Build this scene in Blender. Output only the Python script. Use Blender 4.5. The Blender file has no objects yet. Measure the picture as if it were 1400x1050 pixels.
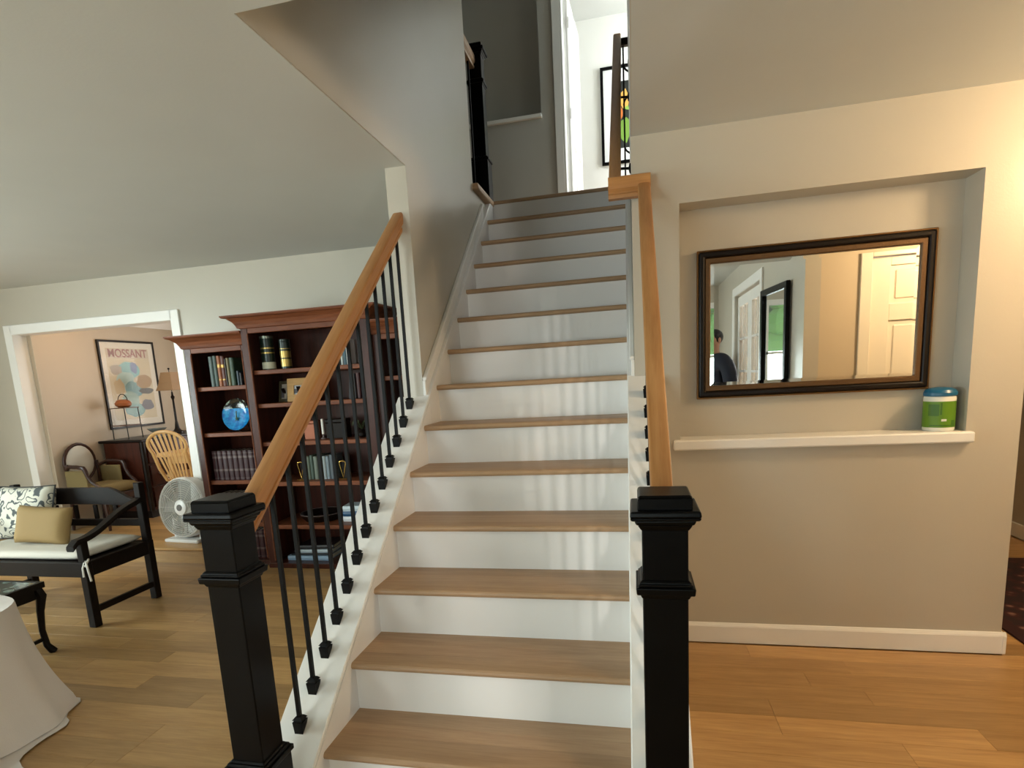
import bpy, bmesh, math, random
from mathutils import Vector, Matrix
random.seed(7)
S = bpy.context.scene
COL = S.collection
PI = math.pi

# ------------------------------------------------------------------ camera
F_PX, CX, CY = 806.55, -19.31, 128.80
YAW, PITCH, ROLL = 0.2306, 0.1706, -0.0590
EYE = 1.4003
fw = Vector((-math.sin(YAW)*math.cos(PITCH), math.cos(YAW)*math.cos(PITCH), -math.sin(PITCH)))
rt = Vector((math.cos(YAW), math.sin(YAW), 0))
up = rt.cross(fw)
rt2 = rt*math.cos(ROLL)+up*math.sin(ROLL)
up2 = -rt*math.sin(ROLL)+up*math.cos(ROLL)
cd = bpy.data.cameras.new('camera'); cam = bpy.data.objects.new('camera', cd); COL.objects.link(cam)
M = Matrix((rt2, up2, -fw)).transposed().to_4x4(); M.translation = (0, 0, EYE)
cam.matrix_world = M
cd.sensor_fit = 'HORIZONTAL'; cd.sensor_width = 36.0
cd.lens = F_PX/1400*36; cd.shift_x = -CX/1400; cd.shift_y = CY/1400
cd.clip_start = 0.02; cd.clip_end = 100
S.camera = cam

# ------------------------------------------------------------------ world, exposure, large lights
w = bpy.data.worlds.new('sky'); S.world = w; w.use_nodes = True
bg = w.node_tree.nodes['Background']; bg.inputs[0].default_value = (0.80, 0.90, 1.0, 1); bg.inputs[1].default_value = 1.6
S.view_settings.view_transform = 'Standard'; S.view_settings.look = 'None'
S.view_settings.exposure = 0.12; S.view_settings.gamma = 1.0; S.view_settings.use_curve_mapping = False
def area(name, loc, direction, sx, sy, power, col):
    l = bpy.data.lights.new(name, 'AREA'); l.shape = 'RECTANGLE'; l.size = sx; l.size_y = sy
    l.energy = power; l.color = col
    o = bpy.data.objects.new(name, l); COL.objects.link(o); o.location = loc
    o.rotation_euler = Vector(direction).to_track_quat('-Z', 'Y').to_euler()
    return o
COOL = (0.84, 0.98, 0.98)
area('daylight_living_window', (-6.60, 0.9, 1.45), (1, 0, 0), 2.5, 1.4, 255, COOL)
area('daylight_front_window', (-3.4, -2.80, 1.45), (0, 1, 0), 2.5, 1.4, 125, COOL)
area('daylight_entry_window', (-0.35, -2.80, 1.2), (0, 1, 0), 1.2, .65, 20, COOL)
area('daylight_dining_window', (-3.6, 7.00, 1.4), (-0.1, -1, 0), 1.7, 1.2, 45, (1.0, 0.93, 0.84))
area('daylight_bedroom_window', (1.80, 6.55, 4.2), (-1, 0, 0), 1.1, 1.3, 115, (0.93, 0.98, 1.0))

area('daylight_den_window', (2.50, -2.72, 1.40), (-3.1, 5.7, -.1), .22, 1.1, 190, (1.0, 0.97, 0.92))
area('upper_hall_fill', (1.78, 5.35, 4.0), (-1, 0, 0), .7, 1.0, 32, COOL)  # added fill from out of view, lifts the ambient level of the upstairs hall

# ------------------------------------------------------------------ helpers
class G:
    def __init__(s): s.v = []; s.f = []; s.mi = []
    def add(s, vs, fs, mi=0):
        n = len(s.v); s.v += [tuple(p) for p in vs]; s.f += [tuple(i+n for i in f) for f in fs]; s.mi += [mi]*len(fs); return s
    def box(s, x0, x1, y0, y1, z0, z1, mi=0, M=None):
        vs = [Vector((x, y, z)) for z in (z0, z1) for y in (y0, y1) for x in (x0, x1)]
        if M is not None: vs = [M @ p for p in vs]
        return s.add(vs, [(0,2,3,1),(4,5,7,6),(0,1,5,4),(2,6,7,3),(0,4,6,2),(1,3,7,5)], mi)
    def prism(s, poly, a0, a1, axis='x', mi=0, M=None):
        n = len(poly); vs = []
        for a in (a0, a1):
            for (p, q) in poly:
                vs.append(Vector((a, p, q)) if axis == 'x' else Vector((p, a, q)) if axis == 'y' else Vector((p, q, a)))
        if M is not None: vs = [M @ p for p in vs]
        return s.add(vs, [tuple(range(n-1, -1, -1)), tuple(range(n, 2*n))]+[(i, (i+1) % n, n+(i+1) % n, n+i) for i in range(n)], mi)
    def lathe(s, prof, c=(0,0,0), n=20, mi=0, M=None, caps=True):
        vs = []; fs = []; k = len(prof)
        for i in range(n):
            a = 2*PI*i/n
            for (r, z) in prof: vs.append(Vector((r*math.cos(a), r*math.sin(a), z)))
        if M is not None: vs = [M @ p for p in vs]
        vs = [p+Vector(c) for p in vs]
        for i in range(n):
            j = (i+1) % n
            for q in range(k-1): fs.append((i*k+q, j*k+q, j*k+q+1, i*k+q+1))
        if caps:
            fs.append(tuple(i*k for i in range(n-1, -1, -1))); fs.append(tuple(i*k+k-1 for i in range(n)))
        return s.add(vs, fs, mi)
    def tube(s, path, r, n=8, mi=0, closed=False):
        P = [Vector(p) for p in path]; m = len(P); vs = []; fs = []
        rr = r if isinstance(r, (list, tuple)) else [r]*m
        nrm = None
        for i in range(m):
            if closed: t = (P[(i+1) % m]-P[i-1]).normalized()
            else: t = (P[min(i+1, m-1)]-P[max(i-1, 0)]).normalized()
            if nrm is None:
                h = Vector((0, 0, 1)) if abs(t.z) < .9 else Vector((1, 0, 0)); nrm = t.cross(h).normalized()
            nrm = (nrm-t*nrm.dot(t)).normalized(); b = t.cross(nrm)
            for k in range(n):
                a = 2*PI*k/n; vs.append(P[i]+(nrm*math.cos(a)+b*math.sin(a))*rr[i])
        for i in range(m if closed else m-1):
            j = (i+1) % m
            for k in range(n): fs.append((i*n+k, i*n+(k+1) % n, j*n+(k+1) % n, j*n+k))
        if not closed: fs += [tuple(range(n-1, -1, -1)), tuple((m-1)*n+k for k in range(n))]
        return s.add(vs, fs, mi)
    def sweep(s, prof, path, mi=0):
        """profile (du,dw) swept along path of (point, u-axis, w-axis)"""
        n = len(prof); vs = []; fs = []
        for (p, u, wv) in path:
            p = Vector(p); u = Vector(u); wv = Vector(wv)
            vs += [p+u*a+wv*b for (a, b) in prof]
        m = len(path)
        for i in range(m-1):
            for k in range(n): fs.append((i*n+k, i*n+(k+1) % n, (i+1)*n+(k+1) % n, (i+1)*n+k))
        fs += [tuple(range(n-1, -1, -1)), tuple((m-1)*n+k for k in range(n))]
        return s.add(vs, fs, mi)
    def ring(s, x0, x1, z0, z1, wd, y0, y1, mi=0):
        o = [(x0, z0), (x1, z0), (x1, z1), (x0, z1)]; i = [(x0+wd, z0+wd), (x1-wd, z0+wd), (x1-wd, z1-wd), (x0+wd, z1-wd)]
        vs = [(p[0], y, p[1]) for y in (y0, y1) for p in o+i]
        fs = []
        for k in range(4):
            j = (k+1) % 4
            fs += [(k, j, 4+j, 4+k), (8+k, 12+k, 12+j, 8+j), (k, 8+k, 8+j, j), (4+k, 4+j, 12+j, 12+k)]
        return s.add(vs, fs, mi)
    def sphere(s, c, r, n=14, m=9, mi=0, M=None):
        rx, ry, rz = r if isinstance(r, (tuple, list)) else (r, r, r)
        pr = [(math.sin(PI*i/m), -math.cos(PI*i/m)) for i in range(1, m)]
        vs = []; 
        for i in range(n):
            a = 2*PI*i/n
            for (q, z) in pr: vs.append(Vector((rx*q*math.cos(a), ry*q*math.sin(a), rz*z)))
        k = len(pr); vs += [Vector((0, 0, -rz)), Vector((0, 0, rz))]
        if M is not None: vs = [M @ p for p in vs]
        vs = [p+Vector(c) for p in vs]; fs = []
        for i in range(n):
            j = (i+1) % n
            for q in range(k-1): fs.append((i*k+q, j*k+q, j*k+q+1, i*k+q+1))
            fs.append((n*k, j*k, i*k)); fs.append((n*k+1, i*k+k-1, j*k+k-1))
        return s.add(vs, fs, mi)

def wloc(p):
    v = Vector((0, 0, 0))
    while p is not None: v += p.location; p = p.parent
    return v
def mesh(g, bev=0, seg=1, smooth=False, off=(0,0,0), mats=()):
    bm = bmesh.new(); vs = [bm.verts.new(Vector(p)-Vector(off)) for p in g.v]
    for f, mi in zip(g.f, g.mi):
        try:
            fc = bm.faces.new([vs[i] for i in f]); fc.material_index = mi
        except ValueError: pass
    bmesh.ops.recalc_face_normals(bm, faces=bm.faces)
    if bev:
        ed = [e for e in bm.edges if len(e.link_faces) == 2 and e.calc_face_angle(0) > 0.5]
        bmesh.ops.bevel(bm, geom=ed, offset=bev, segments=seg, profile=0.5, affect='EDGES', clamp_overlap=True)
    for f in bm.faces: f.smooth = smooth
    me = bpy.data.meshes.new('mesh'); bm.to_mesh(me); bm.free()
    for m in mats: me.materials.append(m)
    if smooth:
        try: me.set_sharp_from_angle(angle=0.5)
        except Exception: pass
    return me
def obj(name, g, mat, parent=None, world=False, bev=0, seg=1, smooth=False, loc=None):
    mats = mat if isinstance(mat, (list, tuple)) else [mat]
    off = wloc(parent) if (world and parent is not None) else (loc if (world and loc is not None) else (0,0,0))
    me = g if isinstance(g, bpy.types.Mesh) else mesh(g, bev, seg, smooth, off, mats)
    o = bpy.data.objects.new(name, me); me.name = name; COL.objects.link(o)
    if parent is not None: o.parent = parent
    if loc is not None: o.location = loc
    return o
def tag(o, label=None, cat=None, group=None, kind=None):
    if label: o['label'] = label
    if cat: o['category'] = cat
    if group: o['group'] = group
    if kind: o['kind'] = kind
    return o
def thing(name, label, cat, loc=(0,0,0), rotz=0, group=None):
    o = bpy.data.objects.new(name, None); COL.objects.link(o); o.location = loc; o.rotation_euler = (0, 0, rotz)
    o.empty_display_size = 0.1
    return tag(o, label, cat, group)
def struct(name, g, mat, bev=0, smooth=False, label=None):
    o = obj(name, g, mat, bev=bev, smooth=smooth); o['kind'] = 'structure'
    if label: o['label'] = label
    return o
def copy_tree(o, parent=None):
    c = o.copy(); COL.objects.link(c); c.parent = parent
    for ch in list(o.children): copy_tree(ch, c)
    return c

# ------------------------------------------------------------------ materials
def srgb(r, g, b):
    f = lambda c: (c/255/12.92 if c/255 <= .04045 else ((c/255+.055)/1.055)**2.4)
    return (f(r), f(g), f(b), 1)
def mat(name, col, rough=.5, metal=0, spec=.5, emit=None, bump=0, bscale=200, coat=0, trans=0, alpha=1):
    m = bpy.data.materials.new(name); m.use_nodes = True; nt = m.node_tree; b = nt.nodes['Principled BSDF']
    b.inputs['Base Color'].default_value = col; b.inputs['Roughness'].default_value = rough
    b.inputs['Metallic'].default_value = metal; b.inputs['Specular IOR Level'].default_value = spec
    b.inputs['Coat Weight'].default_value = coat; b.inputs['Transmission Weight'].default_value = trans
    b.inputs['Alpha'].default_value = alpha
    if emit: b.inputs['Emission Color'].default_value = emit[0]; b.inputs['Emission Strength'].default_value = emit[1]
    # faint procedural tone variation so nothing is perfectly flat
    tc = nt.nodes.new('ShaderNodeTexCoord'); no = nt.nodes.new('ShaderNodeTexNoise'); no.inputs['Scale'].default_value = 3.0
    mx = nt.nodes.new('ShaderNodeMix'); mx.data_type = 'RGBA'; mx.blend_type = 'MULTIPLY'
    rp = nt.nodes.new('ShaderNodeValToRGB'); rp.color_ramp.elements[0].color = (.94, .94, .94, 1); rp.color_ramp.elements[1].color = (1, 1, 1, 1)
    mx.inputs[0].default_value = 1.0; mx.inputs[6].default_value = col
    nt.links.new(tc.outputs['Object'], no.inputs['Vector']); nt.links.new(no.outputs[0], rp.inputs[0])
    nt.links.new(rp.outputs[0], mx.inputs[7]); nt.links.new(mx.outputs[2], b.inputs['Base Color'])
    if bump:
        n2 = nt.nodes.new('ShaderNodeTexNoise'); n2.inputs['Scale'].default_value = bscale; n2.inputs['Detail'].default_value = 2
        bp = nt.nodes.new('ShaderNodeBump'); bp.inputs['Strength'].default_value = bump; bp.inputs['Distance'].default_value = .002
        nt.links.new(tc.outputs['Object'], n2.inputs['Vector']); nt.links.new(n2.outputs[0], bp.inputs['Height']); nt.links.new(bp.outputs[0], b.inputs['Normal'])
    return m
def wood(name, c1, c2, scale=(1, 14, 14), rough=.4, rot=(0,0,0), var=.35, coat=0.0, contrast=(.3, .7), spec=.4):
    m = bpy.data.materials.new(name); m.use_nodes = True; nt = m.node_tree; N = nt.nodes; L = nt.links; b = N['Principled BSDF']
    tc = N.new('ShaderNodeTexCoord'); oi = N.new('ShaderNodeObjectInfo')
    cmb = N.new('ShaderNodeVectorMath'); cmb.operation = 'SCALE'; cmb.inputs[0].default_value = (13.1, 7.7, 5.3)
    L.new(oi.outputs['Random'], cmb.inputs['Scale'])
    ad = N.new('ShaderNodeVectorMath'); ad.operation = 'ADD'; L.new(tc.outputs['Object'], ad.inputs[0]); L.new(cmb.outputs[0], ad.inputs[1])
    mp0 = N.new('ShaderNodeMapping'); mp0.inputs['Rotation'].default_value = rot; L.new(ad.outputs[0], mp0.inputs['Vector'])
    mp = N.new('ShaderNodeMapping'); mp.inputs['Scale'].default_value = scale; L.new(mp0.outputs[0], mp.inputs['Vector'])
    n1 = N.new('ShaderNodeTexNoise'); n1.inputs['Scale'].default_value = 1.6; n1.inputs['Detail'].default_value = 6; n1.inputs['Roughness'].default_value = .6
    n1.inputs['Distortion'].default_value = .6
    L.new(mp.outputs[0], n1.inputs['Vector'])
    n2 = N.new('ShaderNodeTexNoise'); n2.inputs['Scale'].default_value = 9; n2.inputs['Detail'].default_value = 4
    L.new(mp.outputs[0], n2.inputs['Vector'])
    av = N.new('ShaderNodeMath'); av.operation = 'MULTIPLY_ADD'; av.inputs[1].default_value = .35; L.new(n2.outputs[0], av.inputs[0])
    sc = N.new('ShaderNodeMath'); sc.operation = 'MULTIPLY'; sc.inputs[1].default_value = .65; L.new(n1.outputs[0], sc.inputs[0]); L.new(sc.outputs[0], av.inputs[2])
    rp = N.new('ShaderNodeValToRGB'); rp.color_ramp.elements[0].position = contrast[0]; rp.color_ramp.elements[1].position = contrast[1]
    rp.color_ramp.elements[0].color = c1; rp.color_ramp.elements[1].color = c2
    L.new(av.outputs[0], rp.inputs[0])
    # per piece tone
    mr = N.new('ShaderNodeMapRange'); mr.inputs['To Min'].default_value = 1-var; mr.inputs['To Max'].default_value = 1+var*.6; L.new(oi.outputs['Random'], mr.inputs['Value'])
    mu = N.new('ShaderNodeVectorMath'); mu.operation = 'SCALE'; L.new(rp.outputs[0], mu.inputs[0]); L.new(mr.outputs[0], mu.inputs['Scale'])
    L.new(mu.outputs[0], b.inputs['Base Color'])
    b.inputs['Roughness'].default_value = rough; b.inputs['Specular IOR Level'].default_value = spec; b.inputs['Coat Weight'].default_value = coat; b.inputs['Coat Roughness'].default_value = .15
    bp = N.new('ShaderNodeBump'); bp.inputs['Strength'].default_value = .12; bp.inputs['Distance'].default_value = .002
    L.new(n2.outputs[0], bp.inputs['Height']); L.new(bp.outputs[0], b.inputs['Normal'])
    return m
SLOPE = math.atan(0.801)
WALL = mat('wall_paint', srgb(191, 184, 169), .33, bump=.15, bscale=120)
WALLD = mat('dining_wall_paint', srgb(194, 179, 158), .5, bump=.1, bscale=120)
WALLU = mat('upper_hall_paint', srgb(186, 184, 176), .5, bump=.1, bscale=120)
WALLW = mat('bedroom_wall_paint', srgb(236, 236, 230), .5)
CEIL = mat('ceiling_paint', srgb(204, 206, 201), .7, bump=.15, bscale=90)
TRIM = mat('trim_white', srgb(240, 238, 233), .3)
RISER = mat('riser_white', srgb(238, 235, 231), .32)
OAKT = wood('oak_tread', srgb(160, 126, 94), srgb(190, 157, 121), (1.2, 16, 16), .42, var=.12)
OAKR = wood('oak_rail', srgb(164, 110, 60), srgb(194, 142, 88), (16, 1.2, 16), .4, (-SLOPE, 0, 0), var=.05, coat=.05)
OAKRX = wood('oak_rail_return', srgb(164, 110, 60), srgb(194, 142, 88), (1.2, 16, 16), .4, var=.05, coat=.05)
FLOOR = wood('oak_floor', srgb(160, 121, 72), srgb(202, 162, 108), (1.0, 12, 12), .36, var=.26, coat=.08)
BLACK = mat('black_lacquer', srgb(7, 6, 6), .3, spec=.12)
IRON = mat('black_iron', srgb(9, 8, 8), .45, spec=.15)
CHERRY = wood('dark_cherry', srgb(44, 20, 14), srgb(82, 38, 24), (12, 12, 1.1), .32, var=.06, coat=.1, spec=.3)
CHERRYX = wood('dark_cherry_shelf', srgb(88, 46, 28), srgb(140, 82, 52), (1.1, 12, 12), .4, var=.06, coat=.0, spec=.25)
EBONY = wood('ebony', srgb(16, 12, 10), srgb(30, 22, 18), (3, 3, 3), .45, var=.05, spec=.15)
MAPLE = wood('maple', srgb(196, 150, 92), srgb(220, 178, 120), (10, 10, 1.2), .35, var=.05)
GLASS = mat('window_glass', (.95, .97, .97, 1), .03, spec=.5, alpha=.12)
MIRROR = mat('mirror_silver', (.93, .94, .93, 1), .01, 1)
GOLD = mat('antique_gold', srgb(120, 88, 52), .35, .7)
BRASS = mat('brass', srgb(214, 178, 96), .2, 1)
DARKBR = mat('dark_brown_lacquer', srgb(20, 12, 9), .3, spec=.25)
def solid(r, g, b, rough=.5, **k): return mat('tone_%d_%d_%d' % (r, g, b), srgb(r, g, b), rough, **k)

# ------------------------------------------------------------------ dimensions
R_, Gn, Y0 = 0.196, 0.2446, 1.5972
XL, XR = -1.029, -0.0246
ZC = 2.443; YN = 2.998; YW = 2.948; YB = 4.474; YOPEN = 1.66
ZF2 = 14*R_; YL = Y0+13*Gn; ZC2 = ZF2+2.44
XWI, XWO = -1.064, -1.173      # left stair wall inner / outer face
XRI, XRO = 0.012, 0.121        # right stair wall
nose = lambda y: R_+0.801*(y-Y0)
capz = lambda y: nose(y)+0.047
railz = lambda y: 2.25-0.801*(2.97-y)

# ------------------------------------------------------------------ structure: floors
g = G(); g.box(-6.5, 2.9, -2.7, 6.4, -.12, -.008); floor = struct('floor', g, FLOOR)
PW = 0.127
plank_mesh = {}
def plank(x0, x1, y0, par=None, z=0):
    Ln = round(x1-x0, 2)
    if Ln not in plank_mesh:
        gg = G(); gg.box(-Ln/2+.0004, Ln/2-.0004, -PW/2+.0004, PW/2-.0004, -.008, 0); plank_mesh[Ln] = mesh(gg, .0007, 1, False, (0,0,0), [FLOOR])
    o = bpy.data.objects.new('plank', plank_mesh[Ln]); COL.objects.link(o); o.parent = par or floor
    o.location = ((x0+x1)/2, y0+PW/2, z)
def planks(x0, x1, y0, y1, lens=(.7, .9, 1.1, 1.3), par=None, z=0):
    y = y0
    while y < y1-1e-4:
        x = x0-random.choice((.1, .3, .5))
        while x < x1-.05:
            L_ = random.choice(lens)
            if x1-(x+L_) < .35: L_ = math.ceil((x1-x)*10)/10
            a = max(x, x0)
            plank(a, min(x+L_, x1), y, par, z); x += L_
        y += PW
planks(-4.6, -1.18, 1.314, 4.10)
planks(.13, 2.76, 1.70, 2.97)
planks(1.64, 2.76, 2.97, 4.6, (1.12,))
# dining platform
g = G(); g.box(-6.5, -3.46, 4.09, 7.2, -.01, .108); struct('floor_dining', g, FLOOR)
g = G(); g.box(-5.62, -3.46, 4.07, 4.20, .108, .132); o = struct('trim_1', g, FLOOR, bev=.008); o['label'] = 'oak nosing on the edge of the dining room step'
g = G(); g.box(-6.5, -3.46, 4.20, 7.2, .108, .122); fd = struct('floor_dining_boards', g, FLOOR)
planks(-5.5, -3.46, 4.20, 6.7, (.9, 1.1, 1.3), fd, .130)

# ------------------------------------------------------------------ structure: walls
# bookcase wall with cased opening
OX0, OX1, OZ = -5.56, -3.82, 2.045
g = G()
g.box(-6.5, OX0, YB, YB+.12, 0, ZC); g.box(OX1, XWO, YB, YB+.12, 0, ZC); g.box(OX0, OX1, YB, YB+.12, OZ, ZC)
struct('wall_back', g, WALL)
g = G()
cw = .075
g.box(OX0-cw, OX0+.012, YB-.018, YB+.138, .132, OZ+cw); g.box(OX1-.012, OX1+cw, YB-.018, YB+.138, .132, OZ+cw)
g.box(OX0, OX1, YB-.018, YB+.138, OZ-.012, OZ+cw)
struct('trim_2', g, TRIM, bev=.004, label='white casing around the dining room opening')
# left stair wall: lower part, then the tall upper part
g = G()
g.box(XWO, XWI, YW, 4.29, 0, ZC2)
g.box(XWO, XWI, YOPEN-.1, YW, ZC+.002, ZC2)
g.box(XWO, XWI, 4.29, YL+.02, 0, ZF2-.05)
struct('wall_stair_left', g, WALL)
# right stair wall
g = G()
g.box(XRI, XRO, YN+.30, 4.86, 0, ZC2); g.box(XRI, XRO, YOPEN-.1, YN+.30, ZC+.002, ZC2)
struct('wall_stair_right', g, WALL)
g = G(); g.box(XWI, XRI, YOPEN-.1, YOPEN, ZC+.002, ZC2); struct('wall_stair_front', g, WALL)
# niche wall
NX0, NX1, NZ0, NZ1, NY = .2236, 1.4346, 1.0, 2.1316, 3.150
XE = 1.640
g = G()
g.box(XRI, NX0, YN, YN+.30, 0, ZC); g.box(NX1, XE, YN, YN+.30, 0, ZC)
g.box(NX0, NX1, YN, YN+.30, NZ1, ZC); g.box(NX0, NX1, YN, YN+.30, 0, NZ0)
g.box(NX0, NX1, NY, YN+.30, NZ0, NZ1)
struct('wall_right', g, WALL)
g = G(); g.box(.19, 1.457, YN-.035, NY, .994, 1.042); struct('trim_3', g, TRIM, bev=.006, label='white ledge along the bottom of the wall niche')
g = G(); g.box(.155, XE, YN-.016, YN, 0, .088); g.prism([(YN-.016, .088), (YN, .088), (YN, .104), (YN-.007, .104)], .155, XE+.016, 'x')
g.box(XE, XE+.016, YN-.016, YN+.30, 0, .088); g.box(XE, XE+.008, YN-.007, YN+.3, .088, .104)
struct('baseboard_right', g, TRIM, bev=.002)
# living room shell
g = G()
for (a, b, c, d) in ((-2.7, -.4, 0, ZC), (2.2, YB+.12, 0, ZC), (-.4, 2.2, 0, .75), (-.4, 2.2, 2.15, ZC)): g.box(-6.5, -6.38, a, b, c, d)
struct('wall_left', g, WALL)
g = G()
for (a, b, c, d) in ((-6.5, -4.6, 0, ZC), (-2.2, -1.0, 0, ZC), (.3, 2.36, 0, ZC), (2.64, 2.9, 0, ZC), (2.36, 2.64, 0, .8), (2.36, 2.64, 2.0, ZC), (-4.6, -2.2, 0, .75), (-4.6, -2.2, 2.15, ZC), (-1.0, .3, 0, .85), (-1.0, .3, 2.15, ZC)): g.box(a, b, -2.7, -2.58, c, d)
struct('wall_front', g, WALL)
def window(n, M4, wd, z0, z1, cols, rows):
    root = bpy.data.objects.new('window_%d' % n, None); COL.objects.link(root); root.matrix_world = M4; root['kind'] = 'structure'
    gg = G(); gg.ring(-wd/2-.07, wd/2+.07, z0-.07, z1+.07, .07, -.02, .06); obj('window_frame', gg, TRIM, root)
    for i in range(1, cols):
        x = -wd/2+wd*i/cols; gg = G(); gg.box(x-.02, x+.02, .0, .05, z0, z1); obj('mullion', gg, TRIM, root)
    for i in range(1, rows):
        z = z0+(z1-z0)*i/rows; gg = G(); gg.box(-wd/2, wd/2, .0, .05, z-.018, z+.018); obj('mullion', gg, TRIM, root)
    for i in range(cols):
        for k in range(rows):
            gg = G(); gg.box(-wd/2+wd*i/cols+.018, -wd/2+wd*(i+1)/cols-.018, .02, .026, z0+(z1-z0)*k/rows+.018, z0+(z1-z0)*(k+1)/rows-.018)
            obj('pane', gg, GLASS, root)
    gg = G(); gg.box(-wd/2-.09, wd/2+.09, -.06, .02, z0-.10, z0-.07); obj('window_sill', gg, TRIM, root)
window(1, Matrix.Translation((-6.38, .9, 0)) @ Matrix.Rotation(PI/2, 4, 'Z'), 2.6, .75, 2.15, 3, 2)
window(2, Matrix.Translation((-3.4, -2.58, 0)) @ Matrix.Rotation(PI, 4, 'Z'), 2.4, .75, 2.15, 3, 2)
window(3, Matrix.Translation((-.35, -2.58, 0)) @ Matrix.Rotation(PI, 4, 'Z'), 1.3, .85, 2.15, 2, 2)
window(6, Matrix.Translation((2.50, -2.58, 0)) @ Matrix.Rotation(PI, 4, 'Z'), .28, .8, 2.0, 1, 2)
# foyer right wall (french door opening), closet wall, far hall wall
FX = 1.17
FD0, FD1, FDZ = -1.22, .22, 2.14
g = G()
g.box(FX, FX+.1, -2.58, FD0, 0, ZC); g.box(FX, FX+.1, FD1, 1.66, 0, ZC); g.box(FX, FX+.1, FD0, FD1, FDZ, ZC)
struct('wall_foyer_right', g, WALL)
D0, D1 = 1.58, 2.34
g = G()
g.box(FX+.1, D0, 1.56, 1.66, 0, ZC); g.box(D1, 2.77, 1.56, 1.66, 0, ZC); g.box(D0, D1, 1.56, 1.66, 2.04, ZC)
WALLT = mat('hall_tan_paint', srgb(205, 188, 160), .5)
struct('wall_closet', g, WALLT)
g = G(); g.box(2.77, 2.9, -2.7, 6.4, 0, ZC); struct('wall_hall_end', g, WALL)
g = G(); g.box(XE-.2, 2.9, 6.3, 6.4, 0, ZC); g.box(XE-.2, XE-.1, YN+.3, 6.3, 0, ZC); struct('wall_hall_far', g, WALL)
g = G(); g.box(2.754, 2.77, 1.66, 6.3, 0, .104); struct('baseboard_hall', g, TRIM, bev=.003)
# dining shell
g = G(); g.box(-5.62, -5.50, YB+.12, 7.2, .1, ZC); struct('wall_dining_left', g, WALLD)
g = G()
for (a, b, c, d) in ((-5.62, -4.5, .1, ZC), (-2.7, -1.9, .1, ZC), (-4.5, -2.7, .1, .75), (-4.5, -2.7, 2.1, ZC)): g.box(a, b, 6.8, 6.92, c, d)
g.box(-2.0, -1.9, YB+.12, 6.8, 0, ZC)
struct('wall_dining_far', g, WALLD)
window(4, Matrix.Translation((-3.6, 6.8, 0)), 1.8, .75, 2.1, 2, 2)
g = G(); g.prism([(-5.5, 2.19), (-5.485, 2.19), (-5.44, 2.28), (-5.40, 2.31), (-5.40, 2.33), (-5.5, 2.33)], YB+.12, 6.8, 'y'); struct('trim_4', g, TRIM, label='white crown moulding in the dining room')
g = G(); g.box(-5.62, -1.9, YB+.12, 6.92, 2.33, 2.40); struct('ceiling_dining', g, TRIM)
# ceilings of the ground floor with the stairwell left open
g = G()
g.box(-6.5, XWI-.004, -2.7, YW, ZC, ZF2-.06); g.box(-6.5, XWO, YW, YB+.12, ZC, ZF2-.06); g.box(XRI+.004, 2.9, -2.7, 6.4, ZC, ZF2-.06); g.box(XWI-.004, XRI+.004, -2.7, YOPEN-.004, ZC, ZF2-.06)
struct('ceiling', g, CEIL)
# upper floor
YF2 = 5.90
g = G()
g.box(XWO, XRI, YL, YF2+.2, ZF2-.3, ZF2-.03)
struct('floor_landing', g, RISER)
g = G(); g.box(-3.2, XWO+.05, 1.6, 7.5, ZF2-.028, ZF2); g.box(XWO+.05, 1.8, YL+.06, 7.5, ZF2-.028, ZF2); struct('floor_upper', g, OAKT)
g = G()
AX = -.772; AZ = 3.72
g.box(-3.2, AX, YF2, YF2+.12, ZF2, AZ); g.box(AX, -.575, YF2, YF2+.12, ZF2, ZC2); g.box(-3.2, AX, YF2+.22, YF2+.32, AZ-.1, ZC2)
g.box(-3.2, AX+.1, YF2+.12, YF2+.32, AZ-.1, AZ); g.box(AX, AX+.1, YF2+.12, YF2+.32, AZ, ZC2)
g.box(-.575, .75, YF2, YF2+.12, ZF2+2.08, ZC2); g.box(.75, 1.8, YF2, YF2+.12, ZF2, ZC2)
struct('wall_upper_hall', g, WALLU)
g = G(); g.box(-3.2, AX+.005, YF2-.03, YF2+.22, AZ, AZ+.035); struct('trim_5', g, TRIM, bev=.005, label='white ledge of the alcove in the upstairs hall')
g = G(); g.box(-3.2, -3.1, 1.6, 7.5, ZF2, ZC2); g.box(-3.2, XWO, 1.55, 1.65, ZF2, ZC2); struct('wall_upper_left', g, WALLU)
g = G(); g.box(1.7, 1.8, 4.76, 5.0, ZF2, ZC2); g.box(1.7, 1.8, 5.7, YF2, ZF2, ZC2); g.box(1.7, 1.8, 5.0, 5.7, ZF2, 3.45); g.box(1.7, 1.8, 5.0, 5.7, 4.5, ZC2); g.box(XRO, 1.8, 4.76, 4.86, ZF2, ZC2); struct('wall_upper_right', g, WALLU)
window(7, Matrix.Translation((1.70, 5.35, 0)) @ Matrix.Rotation(-PI/2, 4, 'Z'), .7, 3.45, 4.5, 1, 2)  # unseen window, added only as an opening for the upstairs hall fill light
g = G(); g.box(-3.2, 1.8, 1.55, 7.5, ZC2, ZC2+.1); struct('ceiling_upper', g, CEIL)
g = G()
g.box(-1.1, 2.2, 7.3, 7.42, ZF2, ZC2); g.box(-1.2, -1.1, YF2+.32, 7.42, ZF2, ZC2); g.box(-1.1, -.6, YF2+.32, YF2+.36, ZF2, ZC2)
for (a, b, c, d) in ((YF2+.12, 6.0, ZF2, ZC2), (7.1, 7.42, ZF2, ZC2), (6.0, 7.1, ZF2, 3.5), (6.0, 7.1, 4.85, ZC2)): g.box(1.6, 1.7, a, b, c, d)
struct('wall_bedroom', g, WALLW)
window(5, Matrix.Translation((1.60, 6.55, 0)) @ Matrix.Rotation(-PI/2, 4, 'Z'), 1.1, 3.5, 4.85, 1, 2)
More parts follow.
